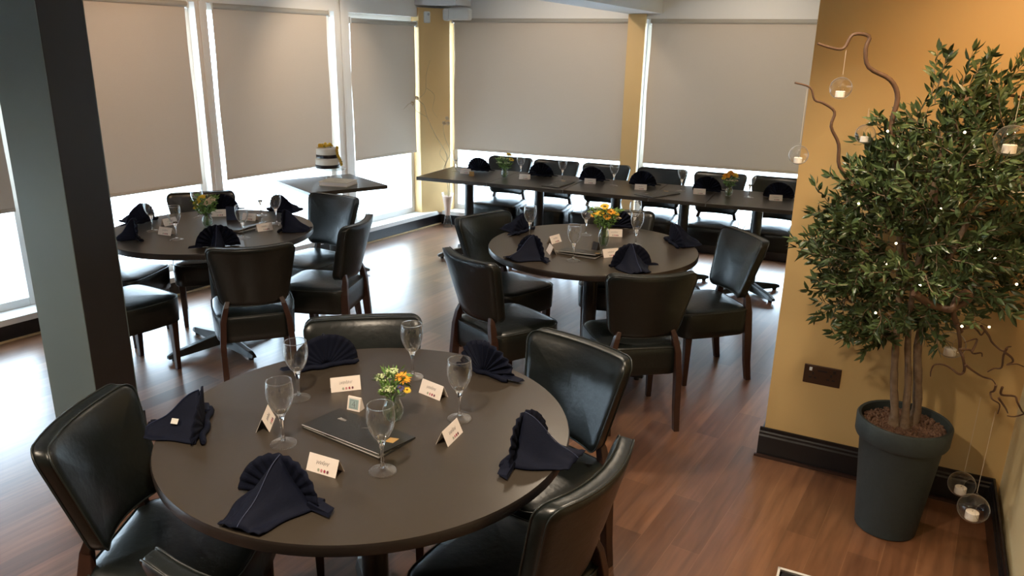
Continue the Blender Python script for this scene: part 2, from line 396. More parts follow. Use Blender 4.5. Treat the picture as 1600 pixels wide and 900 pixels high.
# windows: frame + pane; blinds
def window(idx, P, D, N, a, b):
    mb = MB()
    n0, n1 = 0.075, 0.135; fw = 0.045
    z0, z1 = ZS + 0.012, ZH
    mb.prism(strip(P, D, N, a, a + fw, n0, n1), z0, z1); mb.prism(strip(P, D, N, b - fw, b, n0, n1), z0, z1)
    mb.prism(strip(P, D, N, a + fw, b - fw, n0, n1), z0, z0 + 0.055); mb.prism(strip(P, D, N, a + fw, b - fw, n0, n1), z1 - 0.05, z1)
    o = struct('window_%d' % idx, mb, 'white', bevel=0.003)
    MB().prism(strip(P, D, N, a + fw, b - fw, 0.10, 0.106), z0 + 0.05, z1 - 0.05).build('pane', 'pane', o)
BL = ['grey roller blind behind the dark post, farthest left in the picture', '']
def blind(P, D, N, a, b, ztop, label, zbot=0.805):
    c = P + D * ((a + b) / 2) + N * 0.012
    ang = math.atan2(D.y, D.x)
    t = thing('roller_blind', label, 'blind', (c.x, c.y, zbot), ang, 'grey roller blinds over the windows')
    w = (b - a) / 2; h = ztop - zbot
    # gently uneven fabric sheet
    nx, nz = 12, 10; vs = []; fs = []
    rnd = random.Random(int(a * 100))
    ph = rnd.random() * 6
    for j in range(nz + 1):
        for i in range(nx + 1):
            x = -w + 2 * w * i / nx; z = h * j / nz
            edge = 0.006 * math.sin(j / nz * PI) * (1 if i == nx else (-1 if i == 0 else 0)) * math.sin(ph + j * .7)
            vs.append((x + edge, 0.004 * math.sin(2.2 * i / nx * PI + ph) * math.sin(PI * j / nz), z))
    for j in range(nz):
        for i in range(nx):
            q = j * (nx + 1) + i; fs.append((q, q + 1, q + nx + 2, q + nx + 1))
    mb = MB(); mb.add(vs, fs); mb.build('fabric', 'blind', t, smooth=60)
    MB().box((-w, -0.006, -0.012), (w, 0.006, 0.012)).build('bottom_bar', 'blind', t, bevel=0.003)
    yo = -0.0
    mb = MB(); mb.rings([[(x, yo + 0.027 * math.cos(2 * PI * k / 16), h + 0.018 + 0.022 * math.sin(2 * PI * k / 16)) for k in range(16)] for x in (-w - .012, w + .012)])
    mb.build('roller', 'cassette', t, smooth=40)
    for sx in (-1, 1):
        MB().box((sx * (w + .012) - .006, -0.03, h - 0.012), (sx * (w + .012) + .006, 0.03, h + 0.045)).build('bracket', 'plastic', t, bevel=0.004)
for k, (a, b, *_r) in enumerate(WL): window(k + 1, CN, DL, NLo, a, b)
for k, (a, b, *_r) in enumerate(WR): window(k + 7, CN, DR, NRo, a, b)
lbl = ['narrow grey roller blind just left of the yellow corner pillar', 'grey roller blind behind the black and white cake',
       'grey roller blind immediately right of the square post', 'grey roller blind left of the dark square post at the picture edge',
       'grey roller blind on the left wall, nearer the camera than the post', 'grey roller blind on the left wall, nearest the camera']
for (a, b, c, d, zt), l in zip(WL, lbl): blind(CN, DL, NLo, c, d, zt, l)
for (a, b, c, d, zt), l in zip(WR, ['wide grey roller blind between the corner pillar and the middle pillar', 'wide grey roller blind between the yellow middle pillar and the yellow wall']):
    blind(CN, DR, NRo, c, d, zt, l, 0.815)

# yellow projecting wall with the olive tree, side wall, walls behind the camera
D6 = (P5 - P6).normalized()
struct('wall_right', MB().prism([tuple(P6), tuple(P5 + D6 * .25), tuple(Vector((3.6, 4.2))), tuple(P7 + NRo * .2 + DR * .45), tuple(P7)], 0, ZC), 'yellow')
D5 = (P4 - P5).normalized(); N5 = Vector((-D5.y, D5.x)) * -1
if N5.x < 0: N5 = -N5
struct('wall_side', MB().prism([tuple(P5 + D6 * .02), tuple(P4), tuple(P4 + N5 * .2), tuple(P5 + N5 * .2)], 0, ZC), 'cream')
struct('wall_rear_right', MB().prism([tuple(P4), tuple(P3), tuple(P3 + Vector((.2, 0))), tuple(P4 + Vector((.2, 0)))], 0, ZC), 'cream')
struct('wall_rear', MB().prism([tuple(P3), tuple(P2), tuple(P2 + Vector((0, -.2))), tuple(P3 + Vector((0, -.2)))], 0, ZC), 'cream')
struct('wall_rear_left', MB().prism([tuple(P2), tuple(P1), tuple(P1 + Vector((-.1, -.2))), tuple(P2 + Vector((-.1, -.2)))], 0, ZC), 'cream')
def moulded_base(name, A, B, inward, ext0=0.0, ext1=0.0):
    d = (B - A).normalized(); A = A - d * ext0; B = B + d * ext1
    mb = MB()
    prof = [(0, 0), (0.020, 0), (0.020, 0.105), (0.014, 0.112), (0.014, 0.122), (0.009, 0.128), (0.007, 0.142), (0, 0.145)]
    rs = [[(p.x + inward.x * q, p.y + inward.y * q, z) for q, z in prof] for p in (A, B)]
    mb.rings(rs); struct(name, mb, 'black')
inw6 = Vector((-D6.y, D6.x)); inw6 = inw6 if inw6.y < 0 else -inw6
moulded_base('baseboard_right', P6, P5, inw6, 0.02, 0)
moulded_base('baseboard_side', P5, P4, -N5, 0, 0)
dl6 = (P7 - P6).normalized(); inl = Vector((-dl6.y, dl6.x))
moulded_base('baseboard_return', P6, P7, inl, 0.0, 0)
struct('trim_9', MB().prism([tuple(P6 + inw6 * .034 - D6 * .03), tuple(P5 + inw6 * .034), tuple(P5 + inw6 * .02), tuple(P6 + inw6 * .02 - D6 * .03)], 0, 0.012), 'legwood')

# dark square post: two opposite faces coloured grey-green, the rest black-brown
th = R(-13); pu = Vector((math.cos(th), math.sin(th))); pw = Vector((-pu.y, pu.x)); s_ = 0.245
PM = Vector((-1.864, 3.135))
pc = PM - pu * s_ / 2 + pw * s_ / 2
post = thing('square_post', 'floor-to-ceiling square post, one face grey green, the other black, at the left', 'post', (pc.x, pc.y, 0), th)
h_ = s_ / 2
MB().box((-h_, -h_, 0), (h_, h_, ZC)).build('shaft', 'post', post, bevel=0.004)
for sy in (-1, 1): MB().box((-h_ + .0005, min(sy * h_, sy * (h_ + .004)), 0.14), (h_ - .0005, max(sy * h_, sy * (h_ + .004)), ZC)).build('grey_green_face', 'panel', post)['label'] = 'grey-green face'
pb = MB().box((-h_ - .018, -h_ - .018, 0), (h_ + .018, h_ + .018, 0.115)); pb.box((-h_ - .010, -h_ - .010, 0.112), (h_ + .010, h_ + .010, 0.14))
pb.build('plinth', 'black', post, bevel=0.004)

# ceiling downlight fittings (outside the picture)
dd = None
for k, (p, t, e, c, a) in enumerate(LAMPS):
    o = thing('ceiling_downlight', 'recessed ceiling downlight above ' + ['the olive tree', 'the blind right of the post', 'the cake table', 'the left half of the long table', 'the right half of the long table', 'the nearest round table', 'the floor left of the camera', 'the middle round table', 'the floor before the yellow wall'][k], 'ceiling light', (p[0], p[1], ZC), 0, 'recessed downlights')
    MB().lathe([(0.045, -0.004), (0.06, -0.006), (0.062, 0.0)], 20).build('trim_ring', 'plastic', o, smooth=40)
    MB().lathe([(0.001, -0.001), (0.045, -0.003)], 20).build('diffuser', 'lamp', o)

# ------------------------------------------------------------------ chair
def make_chair(label):
    t = thing('dining_chair', label, 'chair')
    # seat: deep upholstered box, rounded front
    def outline(inset, z):
        pts = rrect(0.222, 0.215, 0.075, inset, 5)
        out = []
        for x, y in pts:
            k = 1.0 - 0.10 * max(0, -y / 0.215)          # narrower at the back
            bow = 0.014 * (1 - (x / 0.222) ** 2) * (1 if y > 0.15 else 0)
            out.append((x * k, y + 0.015 + bow, z))
        return out
    rs = [outline(0.03, 0.300), outline(0.010, 0.297), outline(0.004, 0.303), outline(0.003, 0.34), outline(0.0, 0.40), outline(0.001, 0.432), outline(0.006, 0.442),
          outline(0.018, 0.450), outline(0.05, 0.457), outline(0.10, 0.462), outline(0.16, 0.464), outline(0.205, 0.465)]
    # sag apron slightly between the legs
    seat = MB().rings(rs).build('seat', 'leather', t, smooth=50)
    MB().tube([(p[0], p[1], 0.441) for p in outline(0.002, 0)], 0.0032, 6, closed=True).build('piping', 'seam', seat, smooth=60)
    # backrest pad: a = across, b = up
    H0, H1 = 0.50, 0.835
    hh = (H1 - H0) / 2
    def bmap(a, b, dep):
        u = (b + hh) / (2 * hh)
        half = 0.172 + 0.058 * u
        x = a / 0.22 * half
        y = -0.185 - 0.085 * u + 0.52 * 0.22 * (a / 0.22) ** 2 * 0.42 + dep      # wings curve forward
        z = H0 + (b + hh) + 0.010 * (a / .22) ** 2 * u
        return (x, y, z)
    def bring(inset, dep): return [bmap(x, y, dep) for x, y in rrect(0.22, hh, 0.045, inset, 5)]
    prof = [(0.155, -0.028), (0.12, -0.028), (0.07, -0.028), (0.03, -0.028), (0.010, -0.0265), (0.002, -0.020), (0.0, -0.012), (0.0, 0.010), (0.002, 0.019), (0.010, 0.026), (0.03, 0.031), (0.07, 0.036), (0.12, 0.039), (0.155, 0.040)]
    bk = MB().rings([bring(i, d) for i, d in prof]).build('backrest', 'leather', t, smooth=50)
    MB().tube(bring(0.001, 0.021), 0.0028, 6, closed=True).build('piping', 'seam', bk, smooth=60)
    MB().tube(bring(0.001, -0.022), 0.0028, 6, closed=True).build('piping', 'seam', bk, smooth=60)
    # legs
    def leg(path):
        mb = MB(); rs = []
        for (x, y, z, wx, wy) in path: rs.append([(x - wx, y - wy, z), (x + wx, y - wy, z), (x + wx, y + wy, z), (x - wx, y + wy, z)])
        mb.rings(rs); return mb.build('leg', 'legwood', t, bevel=0.003)
    for sx in (-1, 1):
        leg([(sx * 0.178, 0.178, 0.0, 0.013, 0.013), (sx * 0.178, 0.180, 0.30, 0.020, 0.020), (sx * .178, .180, .33, .02, .02)])
        leg([(sx * 0.180, -0.232, 0.0, 0.014, 0.017), (sx * 0.180, -0.212, 0.12, 0.015, 0.020), (sx * 0.180, -0.198, 0.28, 0.016, 0.023), (sx * 0.168, -0.192, 0.42, 0.016, 0.022),
             (sx * 0.148, -0.190, 0.50, 0.014, 0.016), (sx * 0.136, -0.184, 0.535, 0.012, 0.010)])
    return t
G1, G2, G3, GL = 'chairs around the nearest round table', 'chairs around the left round table', 'chairs around the middle round table', 'chairs behind the long table'
# (back centre x, y, facing angle deg, label, group)
chairs = [
    (-1.235, 1.93, 0, 'black leather dining chair left of the nearest round table, beside the post', G1),
    (0.24, 1.665, 147, 'black leather dining chair lowest right at the nearest round table, seen from outside', G1),
    (0.275, 2.57, -134, 'black leather dining chair right of the nearest table, its inner back visible', G1),
    (-0.575, 2.80, -80, 'black leather dining chair tucked behind the nearest round table', G1),
    (-0.55, 1.225, 72, 'black leather dining chair at the bottom edge, only a back corner showing', G1),
    (-2.21, 5.33, -67, 'black leather dining chair behind the left round table, against the windows', G2),
    (-1.23, 5.31, -122, 'black leather dining chair under the corner of the cake table', G2),
    (-0.895, 4.49, 171, 'black leather dining chair right of the left round table, seen side-on', G2),
    (-1.35, 3.81, 112, 'black leather dining chair, back to the camera, at the left round table', G2),
    (-2.345, 3.86, 59, 'black leather dining chair beside the post, nearer of the two half hidden', G2),
    (-2.77, 4.70, -8, 'black leather dining chair between post and windows, only its seat edge showing', G2),
    (-0.225, 4.755, -45, 'black leather dining chair at the upper left of the middle round table', G3),
    (-0.255, 3.71, 38, 'black leather dining chair lower left of the middle table, seen from behind', G3),
    (0.71, 4.975, -100, 'black leather dining chair behind the flowers of the middle round table', G3),
    (1.39, 4.34, -165, 'black leather dining chair right of the middle round table', G3),
    (0.675, 3.43, 100, 'black leather dining chair, back to the camera, at the middle round table', G3),
]
LC = Vector((-0.858, 6.657)); LU = Vector((0.9211, -0.3893)); LN = Vector((0.3893, 0.9211))
back6 = [(-.016, 7.48), (.42, 7.29), (.87, 7.10), (1.35, 6.90), (1.82, 6.70), (2.27, 6.51)]
names6 = ['first from the corner, at the left end of the long table', 'second from the corner at the long table', 'third from the corner at the long table',
          'fourth from the corner at the long table', 'fifth from the corner at the long table', 'last before the yellow wall at the long table']
for (x, y), l in zip(back6, names6): chairs.append((x, y, -112.9, 'black leather dining chair, ' + l, GL))
c0 = make_chair(chairs[0][3]); index_kids()
for i, (x, y, a, l, g) in enumerate(chairs):
    f = Vector((math.cos(R(a)), math.sin(R(a))))
    lo = (x + f.x * .27, y + f.y * .27, 0)
    if i == 0:
        c0.location = lo; c0.rotation_euler = (0, 0, R(a - 90)); c0['group'] = g
    else: clone(c0, l, lo, R(a - 90), g)

# ------------------------------------------------------------------ tables
TZ = 0.76
def cross_base(t, ang, L=0.36, colr=0.042, top=0.72):
    MB().lathe([(colr, 0.07), (colr, top)], 24, cap0=True, cap1=True).build('column', 'metal', t, smooth=40)
    MB().box((-.11, -.11, top - .01), (.11, .11, TZ - .025)).build('mounting_plate', 'metal', t)
    for k in range(4):
        a = R(ang + 90 * k); mt = Matrix.Rotation(a, 4, 'Z')
        mb = MB(); rs = []
        for (x, hw, z0, z1) in ((0.0, 0.034, 0.028, 0.095), (0.06, 0.032, 0.026, 0.09), (L - .04, 0.026, 0.018, 0.052), (L, 0.016, 0.018, 0.038)):
            rs.append([tuple(mt @ Vector(p)) for p in ((x, -hw, z0), (x, hw, z0), (x, hw * .6, z1), (x, -hw * .6, z1))])
        f = mb.rings(rs).build('foot', 'metal', t, bevel=0.003)
        MB().lathe([(0.016, 0), (0.016, 0.020)], 12, (math.cos(a) * (L - .04), math.sin(a) * (L - .04), 0), True, True).build('glide', 'metal', f)
def round_table(x, y, ang, label):
    t = thing('round_table', label, 'table', (x, y, 0))
    mb = MB(); mb.lathe([(0.3, TZ - .034), (0.592, TZ - .034), (0.598, TZ - .030), (0.60, TZ - .006), (0.597, TZ)], 96, cap0=True)
    tp = mb.build('edge_band', 'edge', t, smooth=35)
    MB().lathe([(0.5965, TZ - .003), (0.5965, TZ + .0006)], 96, cap0=True, cap1=True).build('tabletop', 'top', t)
    cross_base(t, ang)
    return t
C1, C2, C3 = Vector((-0.42, 2.064)), Vector((-1.831, 4.521)), Vector((0.459, 4.276))
round_table(C1.x, C1.y, 20, 'large dark round table nearest the camera, set for five with a black menu')
round_table(C2.x, C2.y, 50, 'dark round table beside the left windows, partly behind the square post')
round_table(C3.x, C3.y, 62, 'dark round table in the middle of the room, before the long table')
llab = ['leftmost dark rectangular table of the long row', 'second dark rectangular table from the left of the long row', 'middle dark rectangular table of the long row',
        'fourth table of the long row, under the right menu', 'last table of the long row, beside the yellow wall']
LW = 0.72
seams = [0.0, 0.68, 1.36, 2.06, 2.50, 3.20]
lt0 = None
for k in range(5):
    a, b = seams[k], seams[k + 1]
    c = LC + LU * ((a + b) / 2) + LN * (LW / 2)
    t = thing('rectangular_table', llab[k], 'table', (c.x, c.y, 0), math.atan2(LU.y, LU.x), 'tables pushed together in the long row')
    w2 = (b - a) / 2 - 0.0012
    MB().box((-w2, -LW / 2, TZ - .030), (w2, LW / 2, TZ)).build('tabletop', 'top', t, bevel=0.003)
    cross_base(t, 45, 0.30)
ck = Vector((-1.508, 6.266))
t = thing('square_table', 'small dark square table carrying the cake', 'table', (ck.x, ck.y, 0), R(-52))
MB().box((-.345, -.335, TZ - .03), (.345, .335, TZ)).build('tabletop', 'top', t, bevel=0.003)
cross_base(t, 45, 0.30)

# ------------------------------------------------------------------ wine glasses
def make_glass(label):
    t = thing('wine_glass', label, 'wine glass')
    MB().lathe([(0.0365, 0.0), (0.0365, 0.002), (0.030, 0.0045), (0.018, 0.007), (0.007, 0.012)], 28).build('foot', 'glass', t, smooth=60)
    MB().lathe([(0.007, 0.012), (0.0048, 0.025), (0.0042, 0.05), (0.0050, 0.068), (0.0085, 0.084), (0.013, 0.094), (0.016, 0.100), (0.010, 0.104)], 20, cap0=True, cap1=True).build('stem', 'solidglass', t, smooth=60)
    MB().tube([(0.0365 * math.cos(2 * PI * k / 32), 0.0365 * math.sin(2 * PI * k / 32), 0.0012) for k in range(32)], 0.0011, 6, True).build('foot_rim', 'solidglass', t, smooth=60)
    pr = [(0.0165, 0.0995), (0.022, 0.106), (0.031, 0.124), (0.0365, 0.144), (0.0378, 0.162), (0.0362, 0.182), (0.0345, 0.194), (0.0338, 0.1945), (0.0335, 0.193), (0.0350, 0.181), (0.0366, 0.162), (0.0353, 0.144), (0.030, 0.125), (0.021, 0.108), (0.0155, 0.1015)]
    b = MB().lathe(pr, 32).build('bowl', 'glass', t, smooth=60)
    MB().tube([(0.0344 * math.cos(2 * PI * k / 32), 0.0344 * math.sin(2 * PI * k / 32), 0.1942) for k in range(32)], 0.0012, 6, True).build('rim', 'solidglass', b, smooth=60)
    return t
def L2(a, b): p = LC + LU * a + LN * b; return (p.x, p.y)
GG = 'wine glasses on the nearest round table'
GG2, GG3, GGL = 'wine glasses on the left round table', 'wine glasses on the middle round table', 'wine glasses on the long table'
glasses = [
    (-0.637, 1.923, 'empty wine glass between left place card and menu on the nearest table', GG),
    (-0.673, 2.216, 'empty wine glass before the far left fan napkin on the nearest table', GG),
    (-0.333, 2.396, 'empty wine glass farthest back on the nearest table', GG),
    (-0.152, 2.096, 'empty wine glass before the far right fan napkin on the nearest table', GG),
    (-0.334, 1.787, 'empty wine glass closest to the camera on the nearest table', GG),
    (-2.150, 4.440, 'empty wine glass leftmost on the left round table', GG2),
    (-1.925, 4.245, 'empty wine glass nearest the camera on the left round table', GG2),
    (-2.03, 4.83, 'empty wine glass just left of the flowers on the left round table', GG2),
    (-1.56, 4.30, 'empty wine glass right of the front fanned napkin on the left round table', GG2),
    (-1.66, 4.93, 'empty wine glass farthest back on the left round table', GG2),
    (-1.49, 4.70, 'empty wine glass rightmost on the left round table', GG2),
    (0.10, 4.45, 'empty wine glass beside the left rear napkin of the middle round table', GG3),
    (0.326, 3.955, 'empty wine glass nearest the camera on the middle round table, by the menu', GG3),
    (0.444, 4.56, 'empty wine glass just left of the flowers on the middle round table', GG3),
    (0.755, 4.66, 'farther of two wine glasses right of the flowers on the middle table', GG3),
    (0.714, 4.314, 'nearer of two wine glasses right of the flowers on the middle table', GG3),
]
la = ['at the left end of the long table, by the pale card', 'beside the left flower vase on the long table', 'between the second and third fanned napkins of the long table', 'between the third and fourth fanned napkins of the long table',
      'between the fourth and fifth fanned napkins of the long table', 'right of the orange flowers on the long table']
for (a, b), l in zip([(.166, .433), (.80, .46), (1.206, .42), (1.672, .39), (2.233, .413), (2.769, .389)], la):
    x, y = L2(a, b); glasses.append((x, y, 'empty wine glass ' + l, GGL))
g0 = make_glass(glasses[0][2]); index_kids()
for i, (x, y, l, g) in enumerate(glasses):
    if i == 0: g0.location = (x, y, TZ + .0016); g0['group'] = g
    else: clone(g0, l, (x, y, TZ + .0016), i * .7, g)

# ------------------------------------------------------------------ napkins
def make_napkin(label, flap='tent', seed=0, mark=None):
    """+y faces the table centre: pleated fan; the folded flap falls back towards the diner (-y)"""
    rnd = random.Random(seed)
    t = thing('folded_napkin', label, 'napkin')
    Rr = 0.118; NP = 48
    mb = MB(); vs = []; fs = []; NR = 6
    for i in range(NP + 1):
        a = R(2 + 176 * i / NP)
        for j in range(NR + 1):
            r = 0.012 + (Rr - 0.012) * j / NR
            z = r * math.sin(a) + 0.003
            off = (0.0082 if flap == 'roll' else 0.0026) * math.sin(i * PI / 2.0 + .4) * (r / Rr) ** .8
            y = off - 0.010 + 0.10 * z * 0.3 - 0.35 * (r * math.cos(a)) ** 2 / 0.118 * 0.5
            vs.append((r * math.cos(a) * 1.0, y, z * (1.0 + .012 * math.sin(i * PI / 2))))
    for i in range(NP):
        for j in range(NR):
            q = i * (NR + 1) + j; fs.append((q, q + 1, q + NR + 2, q + NR + 1))
    mb.add(vs, fs); mb.build('pleated_fan', 'napkin', t, smooth=60, solid=0.0026)
    # flap
    mb = MB(); vs = []; fs = []; NU, NV = 18, 14
    tail = 0.155 if flap == 'tent' else 0.10
    wd = 0.098 if flap == 'tent' else 0.034
    tx = rnd.uniform(-.025, .025)
    def ridge(v):
        return Vector((tx * v, -0.012 - tail * v, 0.116 * (1 - v) ** 0.92 + 0.007 * math.sin(v * PI * 2.5) + 0.005))
    def side(v, s):
        w0 = wd * (1 - 0.42 * v) if flap == 'tent' else wd
        return Vector((tx * v + s * w0 * (1 + 0.06 * math.sin(v * 7 + s)), -0.020 - tail * 0.93 * v - (0.0 if flap == 'tent' else 0), 0.003 + (0.004 if v > .9 else 0)))
    for j in range(NV + 1):
        v = j / NV
        for i in range(NU + 1):
            u = -1 + 2 * i / NU; s = 1 if u > 0 else -1; k = abs(u)
            p = ridge(v).lerp(side(v, s), k ** 0.85)
            p.z = max(0.003, p.z - 0.16 * 0.118 * math.sin(k * PI) * (1 - v) * (1 if flap == 'tent' else -0.7) + 0.004 * math.sin(9 * u + 4 * v + seed) * k * (1 - k) * 4)
            vs.append(tuple(p))
    for j in range(NV):
        for i in range(NU):
            q = j * (NU + 1) + i; fs.append((q, q + 1, q + NU + 2, q + NU + 1))
    mb.add(vs, fs); fl = mb.build('folded_flap', 'napkin', t, smooth=50, solid=0.0030)
    MB().tube([tuple(ridge(k / 16) + Vector((0.003, 0, 0.0022))) for k in range(17)], 0.0014, 5).build('hem', 'hem', fl, smooth=60)
    # rolled band of cloth at the foot of the fan and a loose folded end
    pts = [(-0.112 + 0.224 * k / 14, -0.002 + 0.004 * math.sin(k), 0.009 + 0.002 * math.sin(k * 1.7 + seed)) for k in range(15)]
    MB().tube(pts, [0.006] + [0.009] * 13 + [0.006], 8).build('rolled_base', 'napkin', t, smooth=60)
    sx = 1 if seed % 2 else -1
    vs = [(sx * .08, -.03, .004), (sx * .155, -.045, .004), (sx * .150, -.012, .010), (sx * .085, 0.004, .016), (sx * .085, -.03, .020), (sx * .150, -.040, .013)]
    MB().add(vs, [(0, 1, 2, 3), (4, 5, 2, 3), (0, 1, 5, 4), (0, 4, 3), (1, 2, 5)]).build('loose_end', 'napkin', t)
    if mark:
        x, y, z, rx, rzz = mark
        o = MB().box((-0.011, -0.0008, -0.008), (0.011, 0.0008, 0.008)).build('care_label', 'tag', t, bevel=0.002)
        o.location = (x, y, z); o.rotation_euler = (R(rx), 0, R(rzz)); o['label'] = 'small white label'
    return t
tent = make_napkin('x', 'tent', 3); roll = make_napkin('x', 'roll', 4); tentm = make_napkin('x', 'tent', 2, (0.040, -0.075, 0.050, -38, 62)); tentn = make_napkin('x', 'tent', 8, (0.035, -0.080, 0.046, -38, 62))
index_kids()
NG1, NG2, NG3, NGL = 'navy napkins on the nearest round table', 'navy napkins on the left round table', 'navy napkins on the middle round table', 'navy fan napkins on the long table'
def face(p, c): return math.degrees(math.atan2(c[1] - p[1], c[0] - p[0]))
naps = [
    (-0.885, 2.01, 15, 'navy folded napkin leftmost on the nearest table, with a white label', NG1, tentn),
    (-0.640, 2.46, -62, 'navy fan napkin at the far left of the nearest table', NG1, tent),
    (-0.100, 2.43, -128, 'navy fan napkin at the far right of the nearest table', NG1, roll),
    (0.030, 1.905, 152, 'navy folded napkin rightmost on the nearest table, with a white label', NG1, tentm),
    (-0.555, 1.66, 70, 'large navy folded napkin closest to the camera, at the table edge', NG1, tent),
    (-2.30, 4.66, -18, 'navy folded napkin at the left rear of the left round table', NG2, tent),
    (-2.15, 4.25, 38, 'navy pointed napkin at the left front of the left round table', NG2, roll),
    (-1.64, 4.12, 108, 'navy fan napkin with a middle roll, at the front of the left table', NG2, roll),
    (-1.575, 5.03, -122, 'navy fan napkin at the far right of the left round table', NG2, tent),
    (-1.40, 4.55, 178, 'navy pointed napkin at the right edge of the left round table', NG2, tentm if False else tent),
    (-1.965, 5.03, -75, 'navy napkin behind the flowers of the left round table', NG2, roll),
    (0.08, 4.60, -30, 'navy pointed napkin at the left rear of the middle round table', NG3, tent),
    (0.12, 4.02, 38, 'navy folded napkin at the left front of the middle round table', NG3, tent),
    (0.610, 3.87, 108, 'navy fan napkin nearest the camera on the middle round table', NG3, tent),
    (0.930, 4.36, 190, 'navy folded napkin at the right edge of the middle round table', NG3, tent),
    (0.650, 4.78, -105, 'navy fanned napkin behind the flowers of the middle round table', NG3, roll),
]
ln = ['navy fan napkin first from the left on the long table', 'navy fan napkin second from the left on the long table', 'navy fan napkin third from the left on the long table', 'navy fan napkin fourth from the left on the long table',
      'navy fan napkin just left of the orange flowers on the long table', 'navy fan napkin last on the long table, next to the yellow wall']
for (a, b), l in zip([(.33, .56), (.95, .55), (1.43, .54), (1.88, .53), (2.42, .51), (2.98, .49)], ln):
    x, y = L2(a, b); naps.append((x, y, -112 , l, NGL, roll))
used = set()
for i, (x, y, a, l, g, src) in enumerate(naps):
    lo = (x, y, TZ + .0024)
    if src.name not in used:
        used.add(src.name); src.location = lo; src.rotation_euler = (0, 0, R(a - 90)); tag(src, l, 'napkin', g)
    else: clone(src, l, lo, R(a - 90), g)

# ------------------------------------------------------------------ place cards
def scribble(seed, w, h, loops=7):
    rnd = random.Random(seed); pts = []; n = loops * 8
    ph = rnd.random() * 3
    for k in range(n + 1):
        s = k / n
        amp = h * (0.35 + 0.3 * abs(math.sin(3.1 * s * PI + ph)))
        if k in (2, 3) or abs(s - .55) < .03: amp = h * 1.0
        pts.append((-w / 2 + w * s + 0.12 * w / loops * 2 * math.cos(2 * PI * loops * s), amp * 0.5 * math.sin(2 * PI * loops * s + ph)))
    return pts
def make_card(label, seed=0, W=0.096, H=0.050):
    """ridge along x, written leaf faces -y"""
    t = thing('place_card', label, 'place card')
    sp = 0.019; zt = H * 0.86
    mt = math.atan2(sp, zt)
    th = 0.0007
    mb = MB(); rs = []
    for x in (-W / 2, W / 2):
        rs.append([(x, -sp - th, 0), (x, 0, zt + th), (x, sp + th, 0), (x, sp - th, 0), (x, 0, zt - th), (x, -sp + th, 0)])
    mb.rings(rs).build('folded_card', 'card', t)
    L = math.hypot(sp, zt)
    def onleaf(u, v):      # u across, v 0..1 up the written leaf
        return (u, -sp - th + (sp + th) * v - 0.0009 * zt / L, zt * v + 0.0004)
    pts = scribble(seed, W * .42, H * .30)
    MB().tube([onleaf(px, .60 + pz / L) for px, pz in pts], 0.00030, 4).build('handwritten_name', 'ink', t)
    for k, m_ in enumerate(('dotg', 'dotp', 'dotr', 'dotd')):
        u0, v0 = -0.003 + 0.010 * k - .006, .20
        c = Vector(onleaf(u0, v0)); up = Vector(onleaf(u0, 1)) - Vector(onleaf(u0, 0)); up.normalize()
        ring = [tuple(c + Vector((1, 0, 0)) * 0.0033 * math.cos(2 * PI * q / 10) + up * 0.0042 * math.sin(2 * PI * q / 10)) for q in range(10)]
        ring2 = [tuple(Vector(p) + Vector((0, -.0004, .0002))) for p in ring]
        MB().rings([ring, ring2]).build('printed_dot', m_, t)
    return t
cg1, cg2, cg3, cgl = 'place cards on the nearest round table', 'place cards on the left round table', 'place cards on the middle round table', 'place cards on the long table'
# x, y, ridge angle (written leaf on the right-hand side of the ridge direction), label
cards = [
    (-0.722, 2.035, 97, 'white tent place card leftmost on the nearest table', cg1),
    (-0.541, 2.295, 18, 'white tent place card behind the table number on the nearest table', cg1),
    (-0.249, 2.262, -39, 'white tent place card right of the flowers on the nearest table', cg1),
    (-0.172, 1.975, 68, 'white tent place card before the right-hand glass on the nearest table', cg1),
    (-0.486, 1.785, -25, 'white tent place card nearest the camera, beside the menu', cg1),
    (-2.130, 4.620, 60, 'farther of two place cards at the left of the left round table', cg2),
    (-2.037, 4.367, -20, 'nearer of two place cards at the left of the left round table', cg2),
    (-1.925, 4.900, 15, 'white tent place card just right behind the vase on the left round table', cg2),
    (-1.690, 4.800, -12, 'white tent place card behind the menu on the left round table', cg2),
    (-1.510, 4.520, 40, 'white place card before the right-hand napkin on the left round table', cg2),
    (0.242, 4.355, 50, 'white tent place card farthest left on the middle round table', cg3),
    (0.215, 4.115, 100, 'place card partly behind the left front napkin of the middle table', cg3),
    (0.535, 4.060, 22, 'white tent place card in front of the vase on the middle round table', cg3),
    (0.617, 4.545, -4, 'white tent place card right behind the vase on the middle round table', cg3),
]
lc = ['white place card before the first fan napkin of the long table', 'white place card before the second fan napkin of the long table', 'white place card before the third fan napkin of the long table',
      'white place card before the fourth fan napkin of the long table', 'white place card before the fifth fan napkin of the long table', 'white place card before the last fan napkin, next to the yellow wall']
for (a, b), l in zip([(.30, .37), (.886, .346), (1.462, .405), (1.919, .33), (2.389, .36), (2.971, .37)], lc):
    x, y = L2(a, b); cards.append((x, y, -12, l, cgl))
k0 = make_card('x', 5); k1 = make_card('x', 11); index_kids()
for i, (x, y, a, l, g) in enumerate(cards):
    src = (k0, k1)[i % 2]
    lo = (x, y, TZ + .001)
    if i < 2: src.location = lo; src.rotation_euler = (0, 0, R(a)); tag(src, l, 'place card', g)
    else: clone(src, l, lo, R(a), g)
